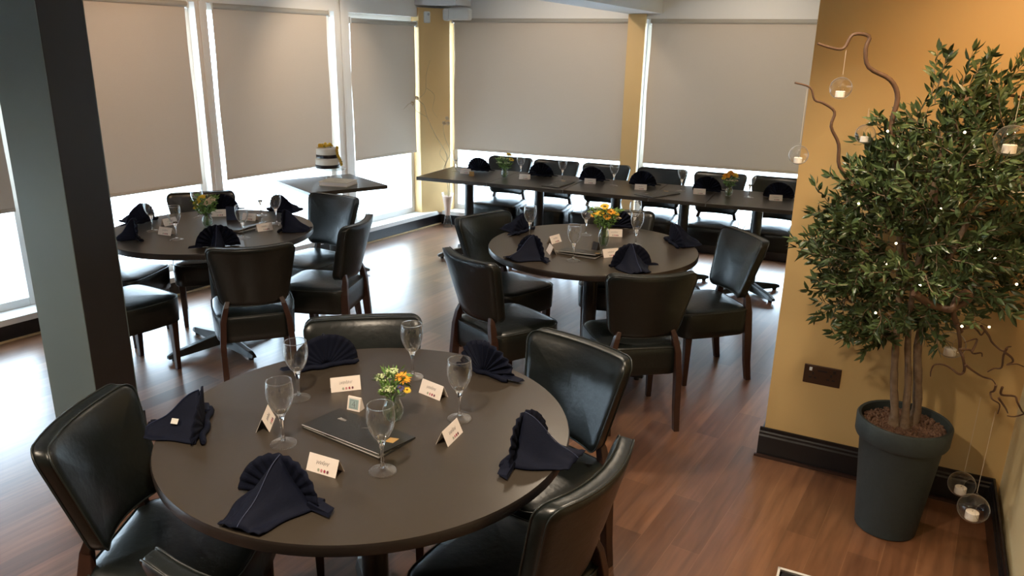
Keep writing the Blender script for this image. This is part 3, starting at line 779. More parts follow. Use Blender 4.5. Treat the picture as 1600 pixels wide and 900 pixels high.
# small numbered / decorated blocks
def number_card(x, y, a, label, front, W=0.046, H=0.042, frame=None, num=True):
    t = thing('table_number_card', label, 'table number', (x, y, TZ + .001), R(a))
    mb = MB(); rs = []
    for xx in (-W / 2, W / 2): rs.append([(xx, -0.016, 0), (xx, -0.005, H), (xx, 0.0, H), (xx, 0.014, 0)])
    mb.rings(rs).build('card', 'card' if frame else front, t, bevel=0.0006)
    def q(u, v, e=0.0006): return (u * W / 2, -0.016 + 0.011 * v - e, H * v)
    if frame:
        MB().add([q(-.72, .14), q(.72, .14), q(.72, .86), q(-.72, .86)], [(0, 1, 2, 3)]).build('panel', front, t, solid=0.0005)
        MB().tube([q(-.5, .24, .0014), q(.5, .24, .0014), q(.5, .76, .0014), q(-.5, .76, .0014)], 0.0005, 4, True).build('border', 'ink', t)
    if num:
        MB().tube([q(.18, .28, .0014), q(.10, .70, .0014), q(-.25, .42, .0014), q(.30, .46, .0014)], 0.0008, 4).build('numeral', 'ink', t)
number_card(-0.478, 2.150, -22, 'small white card with a pale blue panel and ornate numeral, behind the menu', 'bluecard', frame=True)
number_card(0.470, 4.20, 130, 'tiny dark card on the middle round table, in front of the vase', 'menu', 0.04, 0.045, None, False)
number_card(-1.80, 4.80, 4, 'blue-grey upright card right of the vase on the left round table', 'hem', 0.075, 0.085, None, False)
x, y = L2(.41, .27); number_card(x, y, -12, 'small gold block near the left end of the long table', 'gold', 0.042, 0.040, None, False)

# ------------------------------------------------------------------ menus
def menu(x, y, a, label, L=0.31, W=0.15, gap=0.012):
    t = thing('menu_folder', label, 'menu', (x, y, TZ + .0012), R(a))
    MB().box((-L / 2, -W / 2, 0), (L / 2, W / 2, 0.003)).build('cover', 'menu', t, bevel=0.001)
    mb = MB(); mb.add([(-L / 2 + .004, -W / 2 + .004, .0035), (L / 2 - .004, -W / 2 + .004, .0035), (L / 2 - .004, W / 2 - .002, .0035), (-L / 2 + .004, W / 2 - .002, .0035)], [(0, 1, 2, 3)])
    mb.build('pages', 'page', t, solid=0.001)
    vs = [(-L / 2, W / 2, .004), (L / 2, W / 2, .004), (L / 2, -W / 2 + .002, .005 + gap), (-L / 2, -W / 2 + .002, .005 + gap * .5)]
    o = MB().add(vs, [(0, 1, 2, 3)]).build('cover', 'menu', t, solid=0.003)
    MB().tube([vs[3], vs[2]], 0.0012, 5).build('edge_trim', 'page', o)
    MB().tube([vs[0], vs[3]], 0.0010, 5).build('edge_trim', 'page', o)
    zz = lambda u, v: Vector(vs[0]).lerp(Vector(vs[1]), u).lerp(Vector(vs[3]).lerp(Vector(vs[2]), u), v) + Vector((0, 0, .0022))
    MB().tube([zz(.17 + .10 * k / 30, .35 + (.05 * math.sin(k * 1.3))) for k in range(31)], 0.0005, 4).build('foil_lettering', 'page', o)
    MB().tube([zz(.47, .45), zz(.55, .30)], 0.0006, 4).build('foil_lettering', 'page', o)
    MB().add([tuple(zz(.84, .35)), tuple(zz(.92, .28)), tuple(zz(.94, .50)), tuple(zz(.86, .55))], [(0, 1, 2, 3)]).build('gold_sticker', 'gold', o, solid=0.0006)
menu(-0.44, 1.992, -34, 'black menu folder with pale edges in the middle of the nearest table')
menu(0.378, 4.10, -30, 'black menu folder lying half open on the middle round table', 0.24, 0.14, 0.02)
menu(-1.62, 4.56, 62, 'dark menu folder at the right of the left round table', 0.24, 0.10, 0.025)
menu(0.375, 6.40, 62, 'flat dark menu near the second wine glass on the long table', 0.33, 0.16, 0.004)
menu(1.14, 6.02, 40, 'flat dark menu right of the fourth fan napkin on the long table', 0.33, 0.20, 0.004)

# ------------------------------------------------------------------ flower vases
def petals(mb, c, nrm, r, n=12, w=0.28, cup=0.15, layers=2, seed=0):
    rnd = random.Random(seed)
    nrm = Vector(nrm).normalized(); a = nrm.cross(Vector((.2, .9, .1))).normalized(); b = nrm.cross(a)
    for l in range(layers):
        for k in range(n):
            an = 2 * PI * (k + .5 * l) / n + rnd.uniform(-.08, .08); d = a * math.cos(an) + b * math.sin(an); s = nrm.cross(d)
            rr = r * (1 - .18 * l) * rnd.uniform(.88, 1.06); ww = rr * w
            p0 = Vector(c) + d * r * .15; p1 = Vector(c) + d * rr * .6 + nrm * (cup * rr * .6 + .002 * l); p2 = Vector(c) + d * rr + nrm * (cup * rr * (.5 + .6 * l))
            mb.add([p0 + s * ww * .3, p0 - s * ww * .3, p1 - s * ww * .55, p1 + s * ww * .55, p2], [(0, 1, 2, 3), (3, 2, 4)])
def bouquet_vase(x, y, label, prof, flowers, green_r, hgt, seed, z0=TZ, greens=150):
    rnd = random.Random(seed)
    t = thing('flower_vase', label, 'flower vase', (x, y, z0 + .001))
    pr = [(r, z) for r, z in prof] + [(r - .002, z) for r, z in reversed(prof)]
    MB().lathe(pr, 24, cap0=True).build('vase', 'vaseg', t, smooth=50)
    hv = prof[-1][1]
    MB().lathe([(max(.003, prof[0][0] - .004), .004)] + [(r - .0035, z) for r, z in prof[1:-2]], 20, cap0=True, cap1=True).build('water', 'water', t, smooth=50)
    mb = MB()
    heads = []
    for i, (kind, fx, fy, fz, fr, m_) in enumerate(flowers):
        heads.append((fx, fy, fz))
        mb.tube([(rnd.uniform(-.008, .008), rnd.uniform(-.008, .008), .006), (fx * .15, fy * .15, hv * .9), (fx * .8, fy * .8, fz - .02), (fx, fy, fz)], 0.0012, 5)
    for i in range(10):
        a = rnd.random() * 6.28; rr = green_r * rnd.random()
        mb.tube([(rnd.uniform(-.01, .01), rnd.uniform(-.01, .01), .006), (0, 0, hv), (rr * math.cos(a), rr * math.sin(a), hgt * .85)], 0.0010, 4)
    mb.build('stems', 'stem', t)
    mb = MB()
    for i in range(greens):
        a = rnd.random() * 6.28; rr = green_r * math.sqrt(rnd.random()) * 1.05; z = hv * .88 + (hgt - hv * .88) * rnd.random() ** .8
        c = Vector((rr * math.cos(a) * (.4 + .6 * (z - hv * .8) / (hgt - hv * .8)), rr * math.sin(a) * (.4 + .6 * (z - hv * .8) / (hgt - hv * .8)), z))
        d = Vector((math.cos(a) * .7 + rnd.uniform(-.5, .5), math.sin(a) * .7 + rnd.uniform(-.5, .5), rnd.uniform(-.3, 1))).normalized()
        s = d.cross(Vector((rnd.uniform(-1, 1), rnd.uniform(-1, 1), .5))).normalized(); L = rnd.uniform(.014, .034); w_ = L * rnd.uniform(.10, .22)
        mb.add([c, c + d * L * .5 + s * w_, c + d * L, c + d * L * .5 - s * w_], [(0, 1, 2, 3)])
    o = mb.build('greenery', 'leaf2', t); o['kind'] = 'stuff'
    for i, (kind, fx, fy, fz, fr, m_) in enumerate(flowers):
        nrm = Vector((fx * 4, fy * 4 - .35, .8))
        mb = MB()
        if kind == 'daisy':
            petals(mb, (fx, fy, fz), nrm, fr, 16, .26, .12, 2, seed + i)
            f = mb.build('flower', m_, t)
            e = MB(); e.sphere((fx, fy, fz + .002), fr * .26, 10, 6, (1, 1, .5)); e.build('flower_eye', 'eye', f, smooth=60)
        elif kind == 'rose':
            for l in range(4): petals(mb, (fx, fy, fz + .003 * l), nrm, fr * (1 - .2 * l), 6, .75, .35 + .35 * l, 1, seed + i * 5 + l)
            mb.build('flower', m_, t)
        else:      # umbel of tiny blossoms
            for q in range(46):
                a = rnd.random() * 6.28; rr = fr * math.sqrt(rnd.random())
                mb.sphere((fx + rr * math.cos(a), fy + rr * math.sin(a), fz + .25 * fr * (1 - (rr / fr) ** 2) + rnd.uniform(-.002, .002)), rnd.uniform(.0016, .0032), 6, 4)
            mb.build('flower', m_, t)
ROUNDV = [(0.016, 0), (0.024, .006), (0.031, .022), (0.032, .036), (0.026, .054), (0.021, .066), (0.024, .078), (0.027, .084)]
TALLV = [(0.020, 0), (0.022, .006), (0.030, .03), (0.032, .055), (0.026, .085), (0.019, .10), (0.022, .112), (0.031, .124)]
bouquet_vase(-0.352, 2.085, 'small vase with an orange gerbera on the nearest table', ROUNDV,
             [('umbel', -.028, .012, .132, .026, 'gflower'), ('umbel', -.010, -.022, .110, .022, 'gflower'), ('umbel', -.002, .02, .150, .018, 'gflower'), ('daisy', .034, -.002, .138, .028, 'oflower'), ('daisy', .026, -.018, .112, .015, 'pflower'), ('daisy', .046, -.014, .104, .014, 'yflower')], .042, .15, 7)
bouquet_vase(0.524, 4.295, 'curvy glass vase of yellow and orange daisies on the middle round table', TALLV,
             [('daisy', -.005, -.01, .232, .036, 'yflower'), ('daisy', .030, -.02, .205, .030, 'oflower'), ('daisy', -.030, -.02, .195, .030, 'yflower'), ('daisy', -.062, .0, .180, .026, 'oflower'), ('daisy', .062, .0, .190, .026, 'yflower'), ('daisy', .01, -.03, .175, .028, 'oflower'), ('umbel', .075, -.01, .165, .02, 'cflower'), ('umbel', -.04, .03, .215, .02, 'gflower')], .085, .215, 9, greens=420)
bouquet_vase(-1.885, 4.60, 'round glass vase of yellow and cream flowers on the left round table', ROUNDV,
             [('rose', .018, -.02, .148, .034, 'cflower'), ('rose', .045, -.01, .165, .028, 'cflower'), ('daisy', -.045, -.01, .150, .032, 'yflower'), ('daisy', -.03, .0, .175, .026, 'yflower'), ('rose', -.01, -.01, .178, .024, 'yflower'), ('umbel', -.05, .01, .19, .02, 'leaf2'), ('daisy', -.055, -.02, .12, .02, 'yflower')], .075, .18, 12, greens=380)
x, y = L2(.70, .33)
bouquet_vase(x, y, 'glass vase of green and yellow flowers toward the left end of the long table', ROUNDV,
             [('daisy', .035, 0, .20, .036, 'yflower'), ('daisy', .055, -.01, .160, .030, 'yflower'), ('umbel', -.03, -.02, .175, .036, 'gflower'), ('umbel', .01, -.03, .165, .036, 'gflower'), ('umbel', -.05, -.02, .13, .030, 'gflower'), ('umbel', .02, -.03, .13, .026, 'gflower')], .062, .16, 15, greens=300)
x, y = L2(2.611, .396)
bouquet_vase(x, y, 'glass vase of orange and cream flowers at the right part of the long table', ROUNDV,
             [('rose', -.03, -.01, .155, .036, 'oflower'), ('rose', .002, .0, .172, .038, 'oflower'), ('rose', .034, -.01, .160, .034, 'yflower'), ('umbel', -.02, -.04, .125, .034, 'cflower'), ('umbel', .025, -.04, .125, .034, 'cflower'), ('umbel', .05, 0, .14, .022, 'gflower'), ('rose', -.05, 0, .135, .02, 'yflower')], .052, .14, 17, greens=160)

# ------------------------------------------------------------------ cake, stand, album
cs = Vector((-1.560, 6.385))
t = thing('cake_stand', 'clear glass pedestal cake stand under the black and white cake', 'cake stand', (cs.x, cs.y, TZ + .0005))
MB().lathe([(0.055, 0), (0.055, .004), (0.022, .014), (0.016, .05), (0.022, .086), (0.03, .092)], 28, cap0=True).build('foot', 'vaseg', t, smooth=50)
MB().lathe([(0.02, .092), (0.145, .094), (0.150, .101), (0.145, .104), (0.02, .102)], 40).build('plate', 'vaseg', t, smooth=50)
t = thing('celebration_cake', 'two-tier round white cake with black ribbons and yellow roses', 'cake', (cs.x, cs.y, TZ + .106))
def tier(z0, r, h, nm):
    o = MB().lathe([(r - .002, z0), (r, z0 + .003), (r, z0 + h - .012), (r - .004, z0 + h - .004), (r - .014, z0 + h)], 40, cap0=True, cap1=True).build('cake_tier', 'icing', t, smooth=40)
    MB().lathe([(r + .0008, z0 + .003), (r + .0022, z0 + .005), (r + .0022, z0 + .028), (r + .0008, z0 + .030)], 40).build('ribbon', 'ribbon', o, smooth=40)
tier(0, .098, .082, 0); tier(.082, .088, .085, 1)
rnd = random.Random(5)
spots = []
for k in range(11):
    a = rnd.uniform(0, 6.28); rr = .055 * math.sqrt(rnd.random()); spots.append((rr * math.cos(a) - .012, rr * math.sin(a), .172 + rnd.uniform(0, .018)))
for k in range(9):
    s = k / 8; a = R(-10 - 10 * math.sin(s * 5)); rad = .088 + .022 * s; spots.append((rad * math.cos(a), rad * math.sin(a), 0.165 - .135 * s))
for k, p in enumerate(spots):
    mb = MB(); n = Vector((0, -.3, 1)) if k < 11 else Vector((1, -.5, .2))
    for l in range(3): petals(mb, Vector(p) + n.normalized() * .003 * l, n, .021 * (1 - .22 * l), 6, .8, .3 + .4 * l, 1, k * 3 + l)
    mb.build('sugar_rose', 'yflower', t)
mb = MB()
for k in range(40):
    p = Vector(rnd.choice(spots)); d = Vector((rnd.uniform(-1, 1), rnd.uniform(-1, .4), rnd.uniform(-.4, .6))).normalized(); s = d.cross(Vector((.3, .4, 1))).normalized()
    mb.add([p, p + d * .016 + s * .005, p + d * .03, p + d * .016 - s * .005], [(0, 1, 2, 3)])
o = mb.build('rose_leaves', 'leaf2', t); o['kind'] = 'stuff'
t = thing('photo_album', 'thick cream album lying in front of the cake', 'album', (-1.43, 6.175, TZ + .0008), R(-14))
MB().box((-.125, -.10, 0), (.125, .10, .004)).build('cover', 'book', t, bevel=.002)
MB().box((-.119, -.095, .004), (.121, .095, .030)).build('pages', 'card', t, bevel=.001)
o = MB().box((-.125, -.10, .030), (.125, .10, .035)).build('cover', 'book', t, bevel=.002)
MB().tube([(-.10, -.075, .0355), (.10, -.075, .0355), (.10, .075, .0355), (-.10, .075, .0355)], .0007, 4, True).build('tooled_border', 'line', o)
MB().tube([(-.04 + .08 * k / 24, .012 * math.sin(k * 1.1), .0355) for k in range(25)], .0007, 4).build('tooled_lettering', 'line', o)

# ------------------------------------------------------------------ twig helper, corner vase
def wander(p, q, n, amp, rnd, zamp=None):
    p, q = Vector(p), Vector(q); out = [p]; off = Vector((0, 0, 0))
    for k in range(1, n):
        s = k / n
        off = off * .55 + Vector((rnd.uniform(-1, 1), rnd.uniform(-1, 1), rnd.uniform(-1, 1))) * amp
        out.append(p.lerp(q, s) + off * math.sin(PI * min(1, s * 1.2 + .1)) )
    out.append(q); return out
def smooth_path(pts, k=4):
    pts = [Vector(p) for p in pts]; out = []
    for i in range(len(pts) - 1):
        p0, p1, p2, p3 = pts[max(i - 1, 0)], pts[i], pts[i + 1], pts[min(i + 2, len(pts) - 1)]
        for j in range(k):
            s = j / k
            out.append(0.5 * ((2 * p1) + (p2 - p0) * s + (2 * p0 - 5 * p1 + 4 * p2 - p3) * s * s + (3 * p1 - p0 - 3 * p2 + p3) * s ** 3))
    out.append(pts[-1]); return out
def taper(n, r0, r1): return [r0 + (r1 - r0) * k / (n - 1) for k in range(n)]
def twig(parent, pts, r0, r1, m_='twig', name='twisted_branch', k=4):
    P = smooth_path(pts, k); return MB().tube(P, taper(len(P), r0, r1), 7).build(name, m_, parent, smooth=60)
vx, vy = -0.705, 8.045
t = thing('floor_vase', 'tall flared glass floor vase of bare twigs in the far corner', 'floor vase', (vx, vy, 0))
MB().lathe([(0.052, 0), (0.050, .01), (0.030, .12), (0.034, .20), (0.064, .37), (0.062, .37), (0.031, .20), (0.027, .12), (0.046, .014)], 28, cap0=True).build('vase', 'vaseg', t, smooth=50)
MB().lathe([(0.029, .13), (0.033, .20), (0.056, .335)], 24, cap0=True, cap1=True).build('filling', 'filler', t, smooth=50)
rnd = random.Random(3)
def L3(x, y, z): return (x - vx, y - vy, z)
w1 = twig(t, [L3(-.70, 8.045, .20), L3(-.70, 8.03, .45), L3(-.74, 8.0, .62), L3(-.70, 8.0, .75), L3(-.76, 7.98, .88), L3(-.83, 7.98, 1.00), L3(-.90, 7.96, 1.16), L3(-.93, 7.95, 1.28), L3(-.98, 7.93, 1.34), L3(-.91, 7.93, 1.42), L3(-.90, 7.93, 1.58), L3(-.86, 7.93, 1.72)], .0055, .0016, 'twigl')
w2 = twig(t, [L3(-.70, 8.045, .20), L3(-.68, 8.02, .5), L3(-.72, 8.0, .66), L3(-.67, 8.0, .80), L3(-.72, 7.98, .95), L3(-.74, 7.97, 1.08), L3(-.70, 7.97, 1.14)], .005, .0016, 'twigl')
twig(t, [L3(-.90, 7.96, 1.16), L3(-1.0, 7.93, 1.22), L3(-1.06, 7.9, 1.30), L3(-1.13, 7.9, 1.24)], .003, .001, 'twigl')
twig(t, [L3(-.90, 7.93, 1.45), L3(-.82, 7.93, 1.38), L3(-.84, 7.92, 1.24), L3(-.79, 7.92, 1.16)], .0026, .001, 'twigl')
twig(t, [L3(-.93, 7.95, 1.28), L3(-1.02, 7.9, 1.38), L3(-.99, 7.9, 1.50)], .0024, .001, 'twigl')
twig(t, [L3(-.72, 8.0, .70), L3(-.78, 8.0, .80), L3(-.70, 7.99, .92)], .003, .001, 'twigl')
for (x, y, z) in ((-.70, 7.97, 1.15), (-.73, 7.97, 1.10), (-1.04, 7.90, 1.30), (-1.0, 7.92, 1.35), (-.69, 7.96, 1.10)):
    mb = MB(); petals(mb, L3(x, y, z), (.3, -.7, .4), .026, 6, .5, .5, 2, int(z * 50)); mb.build('dried_blossom', 'petalw', t)

# motion sensor and emergency light above the corner
t = thing('motion_sensor', 'small white motion sensor high on the wall beside the corner pillar', 'sensor', (-0.905, 8.10, 2.13), R(20))
MB().box((-.033, -.02, -.055), (.033, .02, .055)).build('housing', 'plastic', t, bevel=.012); MB().sphere((.012, -.02, .026), .012, 10, 6).build('lens', 'chrome', t, smooth=60)
t = thing('wall_speaker', 'white box-shaped wall unit above the right side of the corner pillar', 'wall unit', (-0.575, 8.02, 2.16), R(-12))
MB().box((-.10, -.07, -.055), (.12, .05, .055)).build('housing', 'plastic', t, bevel=.015)
MB().box((-.16, -.05, -.062), (-.09, .04, .05)).build('side_cap', 'plastic', t, bevel=.02)
MB().box((-.06, .03, -.02), (.02, .19, .02)).build('bracket', 'plastic', t)

# ------------------------------------------------------------------ olive tree
TX, TY = 1.548, 2.71
t = thing('potted_olive_tree', 'bushy olive tree with three trunks in a tall dark teal pot', 'potted tree', (TX, TY, 0))
MB().lathe([(0.108, 0), (0.115, .004), (0.150, .39), (0.152, .40), (0.166, .405), (0.170, .415), (0.172, .478), (0.166, .486), (0.156, .484), (0.150, .44), (0.14, .40)], 48, cap0=True).build('pot', 'pot', t, smooth=40)
rnd = random.Random(21)
mb = MB(); mb.lathe([(0.151, .452), (0.08, .458), (0.004, .460)], 24)
for k in range(900):
    a = rnd.random() * 6.28; rr = .146 * math.sqrt(rnd.random()); mb.sphere((rr * math.cos(a), rr * math.sin(a), .460), rnd.uniform(.004, .0075), 6, 4, (1, 1, .9))
o = mb.build('gravel', 'gravel', t); o['kind'] = 'stuff'
def trunk(pts, r0, r1):
    P = smooth_path(pts, 5); n = len(P)
    rr = [(r0 + (r1 - r0) * k / (n - 1)) * (1 + .07 * math.sin(k * 1.9)) * (1.55 if k < 2 else (1.25 if k < 4 else 1)) for k in range(n)]
    MB().tube(P, rr, 12).build('trunk', 'bark', t, smooth=60)
trunk([(-.045, -.01, .45), (-.050, -.01, .52), (-.068, 0, .64), (-.088, .0, .80), (-.10, .02, 1.0), (-.16, .02, 1.35)], .017, .009)
trunk([(-.005, -.02, .45), (-.012, -.02, .52), (-.026, -.02, .66), (-.050, -.01, .82), (-.06, .0, 1.05), (-.05, .0, 1.5)], .016, .008)
trunk([(.035, .015, .45), (.045, .01, .52), (.020, 0, .66), (-.004, .0, .82), (.02, .0, 1.02), (.10, .0, 1.3)], .020, .010)
# crown
CZ = 1.275
vs = []; fs = []; tw = MB()
def leaf(c, d, L, wd, rnd):
    s = d.cross(Vector((rnd.uniform(-1, 1), rnd.uniform(-1, 1), rnd.uniform(-.2, 1)))); s = s.normalized() if s.length > 1e-5 else Vector((1, 0, 0))
    nn = d.cross(s); droop = nn * rnd.uniform(-.25, .25) * L
    o = len(vs)
    vs.extend([tuple(c), tuple(c + d * L * .35 + s * wd - droop * .1), tuple(c + d * L * .72 + s * wd * .7 + droop * .3), tuple(c + d * L + droop), tuple(c + d * L * .72 - s * wd * .7 + droop * .3), tuple(c + d * L * .35 - s * wd - droop * .1), tuple(c + d * L * .35 - droop * .1 - nn * wd * .3), tuple(c + d * L * .72 + droop * .3 - nn * wd * .25)])
    fs.extend([(o, o + 6, o + 1), (o, o + 5, o + 6), (o + 6, o + 7, o + 2, o + 1), (o + 6, o + 5, o + 4, o + 7), (o + 7, o + 3, o + 2), (o + 7, o + 4, o + 3)])
def clear(q, mar):
    P = Vector((q.x + TX, q.y + TY))
    return (P - P6).dot(inw6) > mar and (P - P5).dot(-N5) > mar
def sprig(p, d, L, n, rnd):
    if not clear(p + d.normalized() * L, .05) or not clear(p, .05): return
    d = d.normalized(); pts = [p]; q = p.copy(); dd = d.copy()
    for k in range(6):
        dd = (dd + Vector((rnd.uniform(-.25, .25), rnd.uniform(-.25, .25), rnd.uniform(-.12, .22)))).normalized(); q = q + dd * L / 6; pts.append(q.copy())
    tw.tube(pts, taper(7, .0022, .0009), 4)
    for k in range(n):
        s = (k + 1) / n; i = min(5, int(s * 6)); c = pts[i].lerp(pts[i + 1], s * 6 - i if s < 1 else 1)
        ax = (pts[i + 1] - pts[i]).normalized()
        for sd in (0, 1):
            out = ax.cross(Vector((rnd.uniform(-1, 1), rnd.uniform(-1, 1), rnd.uniform(-1, 1)))); out = out.normalized() if out.length > 1e-4 else Vector((0, 0, 1))
            leaf(c, (ax * .75 + out * .8).normalized(), rnd.uniform(.032, .056), rnd.uniform(.0058, .0092), rnd)
    leaf(pts[-1], dd, .045, .007, rnd)
NS = 500
for k in range(NS):
    # lobes: overall ellipsoid with a fuller right side
    while True:
        p = Vector((rnd.uniform(-1, 1), rnd.uniform(-1, 1), rnd.uniform(-1, 1)))
        if .12 < p.length < 1: break
    rz = p.z
    rx = 0.35 * (1 - .46 * max(0, rz) - .22 * max(0, -rz))
    c = Vector((p.x * rx - .045 + .075 * rz, p.y * .24, CZ + p.z * .43 - (.05 if p.x < 0 else 0)))
    d = Vector((p.x * 1.1, p.y, p.z * .5 + .15)) + Vector((rnd.uniform(-.7, .7), rnd.uniform(-.7, .7), rnd.uniform(-.7, .7)))
    sprig(c, d, rnd.uniform(.10, .17), rnd.randint(7, 10), rnd)
for (x, y, z, dx, dy, dz, L) in ((-.26, -.03, 1.16, -1, 0, -.05, .22), (-.24, -.05, 1.22, -1, 0, .15, .20), (-.2, -.05, 1.02, -1, 0, -.3, .2), (-.24, 0, 1.33, -1, 0, .3, .2), (-.12, -.03, .84, -1, 0, -.35, .2), (-.16, -.03, .92, -1, 0, -.4, .18),
                              (.12, -.03, .95, 1, -.1, -.1, .24), (.2, -.05, 1.0, 1, -.1, 0, .22), (.25, 0, 1.3, .5, 0, .1, .2), (-.10, 0, 1.68, -.2, 0, 1, .18), (.10, 0, 1.66, .1, 0, 1, .2), (.2, 0, 1.6, .6, 0, .8, .18), (0, 0, 1.70, .0, 0, 1, .16), (-.16, 0, 1.55, -.9, 0, .2, .16)):
    for j in range(2): sprig(Vector((x, y + j * .03, z)), Vector((dx, dy, dz + .2 * j)), L, 10, rnd)
mb = MB(); mb.add(vs, fs); o = mb.build('foliage', 'leaf', t); o['kind'] = 'stuff'
o = tw.build('twigs', 'bark', t); o['kind'] = 'stuff'
def T3(x, z, y=2.71): return (x - TX, y - TY, z)
BR = [
    ([T3(1.36, 1.45), T3(1.31, 1.60), T3(1.315, 1.70), T3(1.28, 1.76), T3(1.20, 1.80), T3(1.18, 1.86), T3(1.185, 1.90), T3(1.13, 1.905), T3(1.105, 1.86), T3(1.06, 1.862), T3(1.015, 1.875)], .010, .004),
    ([T3(1.22, 1.38), T3(1.15, 1.46), T3(1.135, 1.54), T3(1.10, 1.60), T3(1.105, 1.65), T3(1.06, 1.68), T3(1.03, 1.69), T3(1.01, 1.73), T3(.955, 1.745)], .007, .003),
    ([T3(1.52, 1.25), T3(1.50, 1.50), T3(1.535, 1.58), T3(1.52, 1.66), T3(1.56, 1.705), T3(1.64, 1.715), T3(1.72, 1.715), T3(1.80, 1.69)], .010, .004),
    ([T3(1.373, 1.069, 2.488), T3(1.438, 1.027, 2.500), T3(1.485, 1.010, 2.512), T3(1.510, 1.012, 2.488), T3(1.525, 1.035, 2.500), T3(1.546, 1.058, 2.512), T3(1.555, 1.073, 2.488), T3(1.571, 1.043, 2.500), T3(1.548, 1.018, 2.512), T3(1.518, 1.006, 2.488), T3(1.547, 0.954, 2.500), T3(1.573, 0.923, 2.512)], .0135, .009),
]
for p, a, b in BR: twig(t, p, a, b)
low = [
    [T3(1.556, 0.939, 2.488), T3(1.600, 0.945, 2.500), T3(1.630, 0.928, 2.512), T3(1.631, 0.920, 2.488), T3(1.647, 0.936, 2.500), T3(1.635, 0.948, 2.512)],
    [T3(1.624, 0.954, 2.488), T3(1.664, 0.916, 2.500), T3(1.691, 0.884, 2.512), T3(1.716, 0.863, 2.488), T3(1.738, 0.872, 2.500), T3(1.760, 0.870, 2.512)],
    [T3(1.730, 0.873, 2.488), T3(1.732, 0.841, 2.500), T3(1.743, 0.790, 2.512), T3(1.701, 0.796, 2.488), T3(1.689, 0.778, 2.500)],
    [T3(1.724, 0.859, 2.488), T3(1.762, 0.834, 2.500), T3(1.778, 0.812, 2.512), T3(1.743, 0.811, 2.488), T3(1.784, 0.810, 2.500), T3(1.821, 0.795, 2.512)],
    [T3(1.540, 0.959, 2.488), T3(1.569, 0.893, 2.500), T3(1.583, 0.854, 2.512), T3(1.581, 0.842, 2.488), T3(1.604, 0.796, 2.500), T3(1.612, 0.769, 2.512), T3(1.582, 0.772, 2.488), T3(1.559, 0.788, 2.500), T3(1.538, 0.796, 2.512), T3(1.491, 0.806, 2.488), T3(1.489, 0.779, 2.500), T3(1.498, 0.751, 2.512)],
    [T3(1.598, 0.808, 2.488), T3(1.640, 0.779, 2.500), T3(1.685, 0.753, 2.512), T3(1.703, 0.753, 2.488), T3(1.729, 0.727, 2.500)],
    [T3(1.567, 0.866, 2.488), T3(1.611, 0.859, 2.500), T3(1.634, 0.841, 2.512), T3(1.644, 0.854, 2.488), T3(1.658, 0.836, 2.500)],
    [T3(1.611, 0.857, 2.488), T3(1.626, 0.880, 2.500), T3(1.633, 0.897, 2.512), T3(1.578, 0.891, 2.488)],
    [T3(1.721, 0.732, 2.488), T3(1.727, 0.705, 2.500), T3(1.724, 0.692, 2.512), T3(1.719, 0.678, 2.488), T3(1.758, 0.652, 2.500), T3(1.767, 0.609, 2.512)],
    [T3(1.741, 0.682, 2.488), T3(1.780, 0.641, 2.500), T3(1.803, 0.613, 2.512)],
    [T3(1.745, 0.726, 2.488), T3(1.756, 0.691, 2.500), T3(1.813, 0.680, 2.512), T3(1.810, 0.669, 2.488), T3(1.843, 0.628, 2.500), T3(1.861, 0.611, 2.512), T3(1.812, 0.611, 2.488), T3(1.794, 0.608, 2.500)],
]
for p in low: twig(t, p, .0045 if len(p) < 9 else .0065, .0020)
twig(t, [T3(1.46, 1.10, 2.72), T3(1.44, 1.18, 2.74), T3(1.48, 1.22, 2.74), T3(1.50, 1.28, 2.74)], .008, .005)
t = thing('fairy_light_string', 'string of tiny warm fairy lights wound through the olive tree', 'fairy lights', (TX, TY, 0))
pts = []
rnd = random.Random(8)
for k in range(34):
    a = k * 1.15; rr = .27 + .05 * math.sin(k * 2.1); z = .88 + .78 * k / 33
    pts.append(Vector((rr * math.cos(a) * (1 - .3 * abs(z - 1.3)), -.02 + rr * .85 * math.sin(a), z)))
MB().tube(smooth_path(pts, 3), .0008, 4).build('wire', 'wick', t)
for p in pts: MB().sphere(tuple(p + Vector((0, -.004, 0))), .0042, 8, 6).build('bulb', 'bulb', t, smooth=60)

